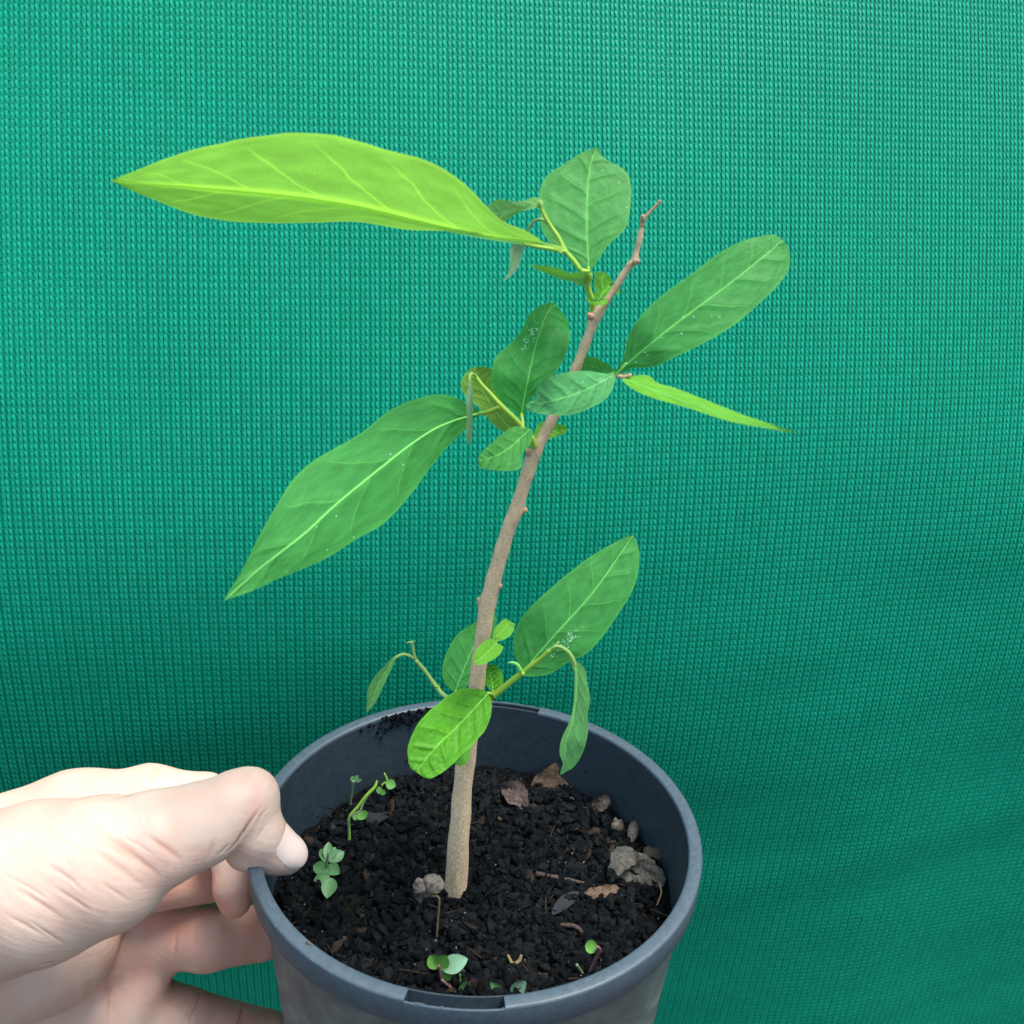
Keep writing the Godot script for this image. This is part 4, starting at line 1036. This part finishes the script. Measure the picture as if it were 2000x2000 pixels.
	# skin relief: the creases of the joints and fine lines
	var size := 1024
	var acc := PackedFloat32Array()
	acc.resize(size * size)
	var px := size / 160.0
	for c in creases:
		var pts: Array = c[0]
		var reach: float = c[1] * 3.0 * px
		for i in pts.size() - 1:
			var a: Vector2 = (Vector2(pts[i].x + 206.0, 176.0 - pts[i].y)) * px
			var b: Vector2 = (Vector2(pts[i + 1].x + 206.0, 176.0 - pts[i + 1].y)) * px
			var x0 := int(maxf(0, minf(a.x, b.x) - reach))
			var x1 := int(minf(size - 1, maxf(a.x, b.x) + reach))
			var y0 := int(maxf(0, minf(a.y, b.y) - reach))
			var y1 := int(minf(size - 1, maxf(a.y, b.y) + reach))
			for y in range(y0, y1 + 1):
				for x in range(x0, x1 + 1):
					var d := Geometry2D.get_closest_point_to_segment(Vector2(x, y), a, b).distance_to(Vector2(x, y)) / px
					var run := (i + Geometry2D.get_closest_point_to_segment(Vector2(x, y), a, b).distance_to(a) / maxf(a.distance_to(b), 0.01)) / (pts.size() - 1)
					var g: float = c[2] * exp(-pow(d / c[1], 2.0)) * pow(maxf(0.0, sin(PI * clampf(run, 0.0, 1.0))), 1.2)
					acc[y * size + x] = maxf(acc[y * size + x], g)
	var lines := FastNoiseLite.new()
	lines.seed = 31
	lines.frequency = 0.05
	lines.fractal_octaves = 3
	var pores := FastNoiseLite.new()
	pores.seed = 32
	pores.noise_type = FastNoiseLite.TYPE_CELLULAR
	pores.frequency = 0.12
	var bytes := PackedByteArray()
	bytes.resize(size * size)
	for y in size:
		for x in size:
			var along := (x + y * 0.75) * 0.16
			var over := (y - x * 0.75) * 1.0
			var v := 0.72 + 0.03 * lines.get_noise_2d(along, over) + 0.03 * pores.get_noise_2d(x, y) - 0.5 * acc[y * size + x]
			bytes[y * size + x] = int(clampf(v, 0, 1) * 255)
	var relief := ImageTexture.create_from_image(Image.create_from_data(size, size, false, Image.FORMAT_L8, bytes))
	mats.skin.heightmap_enabled = true
	mats.skin.heightmap_texture = relief
	mats.skin.heightmap_scale = 0.2
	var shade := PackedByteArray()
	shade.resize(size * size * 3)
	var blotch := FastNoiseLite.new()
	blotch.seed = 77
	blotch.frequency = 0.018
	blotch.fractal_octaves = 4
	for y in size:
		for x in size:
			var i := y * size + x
			var k := clampf(acc[i] * 0.5, 0.0, 1.0) + 0.05 * pores.get_noise_2d(x * 1.5, y * 1.5) + 0.09 * blotch.get_noise_2d(x, y)  # creases tinted redder: skin pigment plus painted-in crease shade
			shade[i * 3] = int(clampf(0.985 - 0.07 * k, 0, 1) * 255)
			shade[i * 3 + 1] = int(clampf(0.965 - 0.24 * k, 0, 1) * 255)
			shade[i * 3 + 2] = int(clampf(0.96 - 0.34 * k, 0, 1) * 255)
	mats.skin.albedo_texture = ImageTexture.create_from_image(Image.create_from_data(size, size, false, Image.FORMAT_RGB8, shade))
	var who := thing("person", "light-skinned left hand gripping the pot's left rim, thumb tip inside", "person")
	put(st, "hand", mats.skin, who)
	nail("thumbnail", Vector3(-62.2, 140.3, 17), Vector3(-56.8, 129.4, 13), Vector3(0.93, 0.32, 0.3), 0.8, who)
	nail("fingernail", Vector3(-80.4, 100.9, -4), Vector3(-79.2, 95.4, -2), Vector3(0.75, -0.35, -0.35), 0.9, who)


# a nail lies on the finger: rays from the bone's axis outward find the skin
func nail(called: String, root: Vector3, tip: Vector3, out: Vector3, wide: float, who: Node3D) -> void:
	var along := (tip - root).normalized()
	out = (out - along * out.dot(along)).normalized()
	var across := along.cross(out)
	var top := []
	for r in 11:
		var v := r / 10.0
		var row := []
		for c in 11:
			var u := c / 5.0 - 1.0
			var tuck := 1.0 - 0.18 * pow(absf(2.0 * v - 1.0), 4.0)
			var ang := u * wide * tuck
			var dir := out * cos(ang) + across * sin(ang)
			var p := root.lerp(tip, v - 0.1 * (1.0 - u * u) * (1.0 - v) + 0.12 * (1.0 - u * u) * v)
			for it in 24:
				p += dir * maxf(-field(p), 0.02) if field(p) < 0.0 else Vector3.ZERO
			row.append(p + dir * (0.36 + 0.25 * (1.0 - u * u) - 0.3 * pow(absf(u), 6.0) - 0.3 * pow(1.0 - v, 8.0)))
		top.append(row)
	var st := begin()
	sheet(st, top, 0)
	var o := put(st, called, mats.nail, who)
	mats.nail.cull_mode = BaseMaterial3D.CULL_DISABLED


# ---------------------------------------------------------------- things on the soil
# a small blade: base, tip, half width, facing, cupped
func blade(called: String, base: Vector3, tip: Vector3, wide: float, face: Vector3, cup: float, mat: Material, parent: Node3D, shape := 0.8, curl := 0.0) -> MeshInstance3D:
	var dead: bool = mat in [mats.dead_leaf, mats.grey_leaf, mats.brown_bark, mats.husk]
	var fray := FastNoiseLite.new()
	fray.seed = int(base.x * 13.0 + tip.z * 7.0)
	fray.frequency = 0.16
	var rows := []
	var along := (tip - base)
	var len_ := along.length()
	along = along.normalized()
	var across := along.cross(face).normalized()
	var up := across.cross(along)
	var nr := 24 if dead else 10
	var nc := 14 if dead else 6
	for r in nr + 1:
		var t := float(r) / nr
		var w := wide * pow(sin(PI * clampf(lerpf(0.03, 1.0, t), 0, 1)), shape)
		var row := []
		for c in nc + 1:
			var s := 2.0 * c / nc - 1.0
			var p := base + along * len_ * t + across * w * s + up * (cup * w * s * s + curl * sin(PI * t) * len_)
			if dead:
				p += up * 1.5 * fray.get_noise_3dv(p) + up * 0.25 * fray.get_noise_3dv(p * 3.0) + across * absf(s) * 1.0 * fray.get_noise_3d(t * 30.0, s * 4.0, 5.0) * minf(1.0, wide * 0.3)
			row.append(p)
		rows.append(row)
	var st := begin()
	sheet(st, rows, 0)
	mat.cull_mode = BaseMaterial3D.CULL_DISABLED
	return put(st, called, mat, parent)


func make_debris() -> void:
	var t: Node3D
	t = thing("weed_seedling", "small green weed with seven oval leaves beside the thumb", "weed", Vector3.ZERO, "weeds sprouting in the potting mix")
	tube_part("stem", [Vector3(-47.6, 106.5, -2), Vector3(-47.6, 111.8, -1.3), Vector3(-47.5, 115.9, -0.6), Vector3(-46.8, 120.3, 0)], [0.50, 0.45, 0.40, 0.30], mats.weed_stem, t, 10, 7)
	blade("leaf", Vector3(-48.1, 113, -4.5), Vector3(-48.6, 116, -9.8), 1.6, Vector3(0, 0.8, 0.6), 0.25, mats.weed, t, 0.75, 0.04)
	blade("leaf", Vector3(-47.8, 113, -4.3), Vector3(-46.2, 115, -8.6), 1.6, Vector3(0, 0.8, 0.6), 0.25, mats.weed, t, 0.75, 0.04)
	blade("leaf", Vector3(-47.6, 113, -4.1), Vector3(-43.2, 114, -7.7), 2.1, Vector3(0, 0.8, 0.6), 0.25, mats.weed, t, 0.75, 0.04)
	blade("leaf", Vector3(-48.6, 113, -3.8), Vector3(-51.3, 113, -9.7), 1.2, Vector3(0, 0.8, 0.6), 0.25, mats.weed, t, 0.75, 0.04)
	blade("leaf", Vector3(-47.5, 113, -2.1), Vector3(-43.2, 113, 1.5), 2.1, Vector3(0, 0.8, 0.6), 0.25, mats.weed, t, 0.75, 0.04)
	blade("leaf", Vector3(-46.4, 113, 0.4), Vector3(-52.5, 112, -2.9), 2.2, Vector3(0, 0.8, 0.6), 0.25, mats.weed, t, 0.75, 0.04)
	blade("leaf", Vector3(-46.1, 113, 2.6), Vector3(-51, 112, 3.7), 1.7, Vector3(0, 0.8, 0.6), 0.25, mats.weed, t, 0.75, 0.04)
	blade("leaf", Vector3(-45.4, 113, 3.4), Vector3(-45.6, 111, 10.2), 2.5, Vector3(0, 0.8, 0.6), 0.25, mats.weed, t, 0.75, 0.04)
	t = thing("weed_seedling", "thin pale seedling with a fan-shaped top at the back left of the soil", "weed", Vector3.ZERO, "weeds sprouting in the potting mix")
	tube_part("stem", [Vector3(-46.3, 106.5, -36.3), Vector3(-45.7, 112.9, -36), Vector3(-44.9, 118.6, -35.6), Vector3(-44.7, 121.3, -35.3)], [0.50, 0.45, 0.50, 0.60], mats.weed_stem, t, 10, 7)
	blade("leaf", Vector3(-44.7, 121.3, -35.3), Vector3(-46.3, 121, -36.3), 0.8, Vector3(0,0.3,1), 0.2, mats.weed, t, 0.7, 0.0)
	blade("leaf", Vector3(-44.7, 121.3, -35.3), Vector3(-45, 122.5, -36.3), 0.8, Vector3(0,0.3,1), 0.2, mats.weed, t, 0.7, 0.0)
	blade("leaf", Vector3(-44.7, 121.3, -35.3), Vector3(-43, 122.9, -36.3), 0.8, Vector3(0,0.3,1), 0.2, mats.weed, t, 0.7, 0.0)
	blade("leaf", Vector3(-44.7, 121.3, -35.3), Vector3(-41.8, 121.3, -36.3), 0.8, Vector3(0,0.3,1), 0.2, mats.weed, t, 0.7, 0.0)
	t = thing("weed_seedling", "leaning yellow-green weed stalk with small leaves at the back left of the soil", "weed", Vector3.ZERO, "weeds sprouting in the potting mix")
	tube_part("stem", [Vector3(-43.6, 106.5, -19.6), Vector3(-43.8, 112, -20.6), Vector3(-43.8, 116.8, -21.6), Vector3(-41.1, 120.2, -22.6), Vector3(-38.3, 124.3, -23.6), Vector3(-35.6, 127.3, -24.6), Vector3(-35, 129.3, -25.6)], [0.55, 0.50, 0.50, 0.62, 0.62, 0.55, 0.20], mats.twig_green, t, 18, 7)
	tube_part("stem", [Vector3(-43.6, 106.5, -19.6), Vector3(-43.6, 116.9, -20.6), Vector3(-40.3, 119.4, -21.6), Vector3(-39.5, 121.1, -22.6), Vector3(-37.7, 124.4, -23.6)], [0.20, 0.30, 0.35, 0.35, 0.20], mats.weed_stem, t, 14, 7)
	tube_part("stem", [Vector3(-37.3, 106.5, -48.3), Vector3(-36.3, 109.9, -48.6), Vector3(-34.6, 111.5, -48.9), Vector3(-35.7, 114.6, -49.3)], [0.40, 0.40, 0.40, 0.20], mats.twig_green, t, 10, 7)
	blade("leaf", Vector3(-36, 124.9, -27.6), Vector3(-34.5, 128.8, -26.6), 0.5, Vector3(0,0.6,0.8), 0.2, mats.weed_lime, t, 0.7, 0.0)
	blade("leaf", Vector3(-34.5, 125.4, -27.6), Vector3(-34.1, 123, -26.6), 1.1, Vector3(0,0.6,0.8), 0.2, mats.weed_lime, t, 0.7, 0.0)
	blade("leaf", Vector3(-34.2, 123.4, -27.6), Vector3(-32, 123.4, -26.6), 0.9, Vector3(0,0.6,0.8), 0.2, mats.weed_lime, t, 0.7, 0.0)
	blade("leaf", Vector3(-32.1, 127.2, -27.6), Vector3(-28.7, 126.6, -26.6), 1.7, Vector3(0,0.6,0.8), 0.2, mats.weed_lime, t, 0.7, 0.0)
	blade("leaf", Vector3(-41.3, 114.5, -27.6), Vector3(-39.2, 112.2, -26.6), 2, Vector3(0,0.6,0.8), 0.2, mats.weed_lime, t, 0.7, 0.0)
	blade("leaf", Vector3(-41.7, 112.9, -27.6), Vector3(-43.5, 111.9, -26.6), 1.2, Vector3(0,0.6,0.8), 0.2, mats.weed_lime, t, 0.7, 0.0)
	t = thing("weed_seedling", "seedling with one pale and one fresh green leaf at the front of the soil", "weed", Vector3.ZERO, "weeds sprouting in the potting mix")
	tube_part("stem", [Vector3(-5.9, 106.5, 38.2), Vector3(-7.4, 110.6, 38.6), Vector3(-8, 114.8, 38.9), Vector3(-8.2, 116.3, 39.2)], [0.50, 0.50, 0.45, 0.40], mats.weed_pink, t, 10, 7)
	tube_part("stem", [Vector3(-2.6, 106.5, 39.8), Vector3(-5.5, 109.7, 39.8), Vector3(-7.3, 111.6, 39.8)], [0.50, 0.50, 0.40], mats.weed_pink, t, 10, 7)
	blade("leaf", Vector3(-8.2, 114.6, 38.2), Vector3(-10.9, 119, 38.2), 2.2, Vector3(0,0.5,0.85), 0.3, mats.weed_lime, t, 0.5, 0.0)
	blade("leaf", Vector3(-8.2, 114.6, 38.2), Vector3(-6.3, 119.3, 38.2), 2.2, Vector3(0,0.5,0.85), 0.3, mats.weed_lime, t, 0.5, 0.0)
	blade("leaf", Vector3(-7.5, 114.1, 38.2), Vector3(0, 118.4, 38.2), 2.6, Vector3(0,0.7,0.7), 0.15, mats.weed_pale, t, 0.75, 0.05)
	blade("leaf", Vector3(-7.5, 113.7, 38.2), Vector3(-4.8, 110, 38.2), 1.5, Vector3(0,0.5,0.85), 0.2, mats.weed_lime, t, 0.7, 0.0)
	tube_part("stem", [Vector3(-1.9, 106.5, 38.9), Vector3(-2.1, 113.1, 38.9)], [0.30, 0.25], mats.weed_lime, t, 10, 7)
	t = thing("weed_seedling", "low rosette with round green and pinkish leaves against the front rim", "weed", Vector3.ZERO, "weeds sprouting in the potting mix")
	blade("leaf", Vector3(0.7, 107.6, 40.4), Vector3(-0.1, 112.6, 40.4), 2.6, Vector3(0,0.6,0.8), 0.3, mats.weed, t, 0.5, 0.0)
	blade("leaf", Vector3(3.2, 107.8, 40.4), Vector3(4.2, 112.6, 40.4), 2.2, Vector3(0,0.6,0.8), 0.3, mats.weed, t, 0.5, 0.0)
	blade("leaf", Vector3(2.1, 107.7, 40.4), Vector3(2.2, 113.9, 40.4), 1.9, Vector3(0,0.6,0.8), 0.3, mats.weed_pink, t, 0.5, 0.0)
	blade("leaf", Vector3(-3.9, 107.9, 40.4), Vector3(-4, 109.8, 40.4), 1.1, Vector3(0,0.6,0.8), 0.3, mats.straw, t, 0.5, 0.0)
	t = thing("weed_seedling", "pair of pointed pale leaves standing at the front right of the slot", "weed", Vector3.ZERO, "weeds sprouting in the potting mix")
	blade("leaf", Vector3(10.8, 108.2, 40.9), Vector3(6.7, 112.8, 40.9), 1.4, Vector3(0,0.6,0.8), 0.3, mats.weed, t, 0.75, 0.0)
	blade("leaf", Vector3(12.9, 108.5, 40.9), Vector3(16.8, 114, 40.9), 1.9, Vector3(0,0.6,0.8), 0.3, mats.weed_pale, t, 0.75, 0.0)
	t = thing("weed_seedling", "forked pinkish sprout with one round lime leaf at the front right", "weed", Vector3.ZERO, "weeds sprouting in the potting mix")
	tube_part("stem", [Vector3(34.6, 106.5, 31.8), Vector3(36.3, 110.9, 32), Vector3(37.1, 114.6, 32.3), Vector3(37.9, 118.4, 32.5), Vector3(36.8, 120, 32.8)], [0.50, 0.50, 0.50, 0.50, 0.40], mats.weed_pink, t, 10, 7)
	tube_part("stem", [Vector3(34.6, 106.5, 31.8), Vector3(33.2, 109.4, 32.3), Vector3(31.6, 112.6, 32.8)], [0.50, 0.50, 0.45], mats.weed_stem, t, 10, 7)
	blade("leaf", Vector3(37, 118.8, 31.8), Vector3(33.6, 118.8, 31.8), 1.9, Vector3(0,0.5,0.85), 0.2, mats.weed_lime, t, 0.45, 0.0)
	t = thing("dried_seedling", "withered grey-brown curled seedling with a thin bent stalk before the stem", "dried plant", Vector3.ZERO)
	tube_part("stem", [Vector3(-10.3, 106.5, 20.7), Vector3(-10.1, 113.8, 20.9), Vector3(-9.8, 119.5, 21.1), Vector3(-9.8, 123.6, 21.3), Vector3(-10.6, 124.9, 21.5), Vector3(-12.1, 125, 21.7)], [0.35, 0.30, 0.30, 0.35, 0.35, 0.30], mats.straw, t, 16, 7)
	blade("leaf", Vector3(-12.1, 125, 21.7), Vector3(-16.9, 130.8, 21.7), 2.4, Vector3(0.3,0.5,0.8), -0.5, mats.husk, t, 0.6, 0.15)
	blade("leaf", Vector3(-14.6, 130.4, 20.7), Vector3(-8.5, 129.2, 22.7), 2.7, Vector3(-0.2,0.7,0.7), -0.55, mats.husk, t, 0.45, 0.12)
	blade("leaf", Vector3(-15.3, 122.8, 21.7), Vector3(-17.1, 129.6, 21.7), 1.4, Vector3(0.5,0.2,0.8), 0.6, mats.husk, t, 0.6, -0.1)
	t = thing("dead_leaf", "tan dead leaf standing against the back wall of the pot", "dead leaf", Vector3.ZERO, "dead leaf scraps on the potting mix")
	blade("blade", Vector3(17.8, 103.2, -53.8), Vector3(35, 115.5, -60.8), 5.4, Vector3(-0.1,0.35,0.93), 0.2, mats.dead_leaf, t, 0.6, 0.08)
	blade("blade", Vector3(31.9, 103.1, -55.8), Vector3(34.8, 115, -59.8), 3.6, Vector3(-0.1,0.35,0.93), 0.1, mats.dead_leaf, t, 0.4, 0)
	t = thing("dead_leaf", "large curled grey-brown dead leaf lying at the right of the soil", "dead leaf", Vector3.ZERO, "dead leaf scraps on the potting mix")
	blade("blade", Vector3(43.5, 110, -8.3), Vector3(62.5, 111, -6.2), 5.6, Vector3(0,0.75,0.66), 0.25, mats.grey_leaf, t, 0.55, -0.04)
	blade("blade", Vector3(45, 115, -5.2), Vector3(53, 112, -18.3), 4, Vector3(-0.1,0.9,0.4), -0.5, mats.grey_leaf, t, 0.4, 0.2)
	blade("blade", Vector3(60, 112, -7.3), Vector3(53.7, 115, -14.3), 2.2, Vector3(0.2,0.85,0.5), -0.6, mats.grey_leaf, t, 0.6, 0.05)
	t = thing("dead_leaf", "brown strip of dead leaf under the large curled leaf", "dead leaf", Vector3.ZERO, "dead leaf scraps on the potting mix")
	blade("blade", Vector3(35.1, 109, 2.1), Vector3(46.7, 110.5, -1), 2.2, Vector3(0,0.9,0.4), 0.3, mats.dead_leaf, t, 0.5, 0.05)
	t = thing("dead_leaf", "dark grey pointed leaf scrap right of the stem", "dead leaf", Vector3.ZERO, "dead leaf scraps on the potting mix")
	blade("blade", Vector3(25.1, 109.5, 10.4), Vector3(33.8, 110.5, 1), 2.2, Vector3(-0.2,0.9,0.4), 0.2, mats.stone, t, 0.7, 0.04)
	t = thing("dead_leaf", "crumpled brown scrap at the back wall right of centre", "dead leaf", Vector3.ZERO, "dead leaf scraps on the potting mix")
	blade("blade", Vector3(40.6, 110, -40.9), Vector3(46.2, 115, -42.2), 2.6, Vector3(0,0.6,0.8), 0.5, mats.brown_bark, t, 0.5, 0.1)
	t = thing("dead_leaf", "greyish brown scrap at the back, between stem and tan leaf", "dead leaf", Vector3.ZERO, "dead leaf scraps on the potting mix")
	blade("blade", Vector3(8.7, 111, -51.6), Vector3(16.4, 110, -39), 4.2, Vector3(0.1,0.7,0.7), 0.3, mats.brown_bark, t, 0.6, 0.08)
	t = thing("dead_leaf", "twisted rust-brown scrap against the right wall", "dead leaf", Vector3.ZERO, "dead leaf scraps on the potting mix")
	blade("blade", Vector3(56.7, 111, -19.7), Vector3(64.5, 110, -15.2), 2, Vector3(0.1,0.8,0.6), 0.6, mats.brown_bark, t, 0.6, 0.15)
	t = thing("bark_nugget", "rounded mauve-brown bark nugget near the right wall", "bark piece", Vector3.ZERO)
	chunk("nugget", Vector3(48.4, 110, -31.3), Vector3(4.6, 3.6, 4.0), 0.3, mats.husk, t)
	t = thing("seed_shell", "narrow ribbed brown seed shell leaning on the right wall", "seed shell", Vector3.ZERO)
	shell(Vector3(52.8, 109, -24.9), Vector3(55, 111.5, -34), t)
	t = thing("twig", "thin brown twig lying right of the stem", "twig", Vector3.ZERO, "twigs on the potting mix")
	tube_part("wood", [Vector3(20, 109.6, -7.1), Vector3(28.7, 110, -4.9), Vector3(38.7, 109.4, -3.4)], [0.7, 0.75, 0.4], mats.brown_bark, t, 10, 7, 0.25, 3)
	t = thing("twig", "short bent dark twig near the front right", "twig", Vector3.ZERO, "twigs on the potting mix")
	tube_part("wood", [Vector3(27.4, 109.4, 14.6), Vector3(31.7, 110, 15.5), Vector3(35, 109.2, 17.3)], [0.6, 0.7, 0.4], mats.brown_bark, t, 10, 7, 0.25, 4)
	t = thing("twig", "thin straw-coloured stalk lying by the right wall", "twig", Vector3.ZERO, "twigs on the potting mix")
	tube_part("wood", [Vector3(60.2, 111, -4.3), Vector3(60.5, 110, -0.9), Vector3(58.6, 109, 3.8)], [0.3, 0.3, 0.2], mats.straw, t, 8, 6, 0.1, 5)
	t = thing("stone", "flat dark grey stone at the back left of the soil", "stone", Vector3.ZERO, "stones on the potting mix")
	chunk("stone", Vector3(-37.2, 108.8, -30.9), Vector3(8.2, 2.0, 7.0), 0.3, mats.stone, t)
	t = thing("stone", "small upright grey stone near the left wall", "stone", Vector3.ZERO, "stones on the potting mix")
	chunk("stone", Vector3(-50, 109, -23.7), Vector3(2.9, 2.2, 5.0), 0.1, mats.stone, t)
	t = thing("moss", "patch of dark green moss on the soil left of the stem", "moss", Vector3.ZERO)
	moss_patch(Vector3(-37.5, 108, 16.1), Vector3(-36.7, 108, 7.5), t)
	t = thing("straw_curl", "small curl of pale straw at the front of the soil", "straw", Vector3.ZERO)
	tube_part("straw", [Vector3(11.5, 111, 29), Vector3(13, 109.5, 30.8), Vector3(14.8, 110, 30.2), Vector3(15.5, 111.5, 29.2)], [0.4, 0.55, 0.6, 0.4], mats.straw, t, 12, 6, 0.1, 6)
	t = thing("chip", "pale tan woody flake lying on the pot rim", "wood chip", Vector3.ZERO)
	chunk("flake", Vector3(-42.1, 135.2, 51.9), Vector3(1.7, 0.35, 0.8), -0.5, mats.dead_leaf, t)
	pass


func chunk(called: String, at: Vector3, size: Vector3, turn: float, mat: Material, parent: Node3D) -> void:
	var o := MeshInstance3D.new()
	o.name = called
	o.mesh = lump(int(at.x * 7.0 + at.z * 3.0) + 11, size.x * 0.5, size.y, size.z * 0.5)
	o.material_override = mat
	o.position = at * MM
	o.rotation.y = turn
	parent.add_child(o, true)


func shell(base: Vector3, tip: Vector3, parent: Node3D) -> void:
	var along := tip - base
	var pts := []
	var st := begin()
	var first := 0
	for i in 5:
		pts.append(base + along * i / 4.0)
	first = tube(st, first, pts, [0.5, 1.7, 2.1, 1.8, 0.5], 14, 12, 0.1, 4)
	for k in [-1, 1]:
		var q := []
		for i in 5:
			q.append(base + along * i / 4.0 + Vector3(0.5 * k * sin(PI * i / 4.0), 0.4 + 0.9 * sin(PI * i / 4.0), 0.7 + 1.2 * sin(PI * i / 4.0)))
		first = tube(st, first, q, [0.15, 0.4, 0.45, 0.4, 0.15], 10, 6)
	put(st, "husk", mats.husk, parent)


func moss_patch(a: Vector3, b: Vector3, parent: Node3D) -> void:
	var st := begin()
	var first := 0
	for i in 420:
		var k := rng.randf()
		var spread := rng.randfn(0.0, 1.0)
		var p := a.lerp(b, k) + Vector3(spread * 2.4, 0, rng.randfn(0.0, 1.6))
		p.y = soil_height(p.x, p.z) + 0.2
		var q := p + Vector3(rng.randf_range(-0.7, 0.7), rng.randf_range(0.5, 1.5), rng.randf_range(-0.7, 0.7))
		var s := Vector3(rng.randf_range(-1, 1), 0, rng.randf_range(-1, 1)).normalized() * 0.28
		first = sheet(st, [[p - s, p + s], [q - s * 0.3, q + s * 0.3]], first)
	var o := put(st, "moss", mats.moss, parent)
	mats.moss.cull_mode = BaseMaterial3D.CULL_DISABLED
	o.set_meta("kind", "stuff")
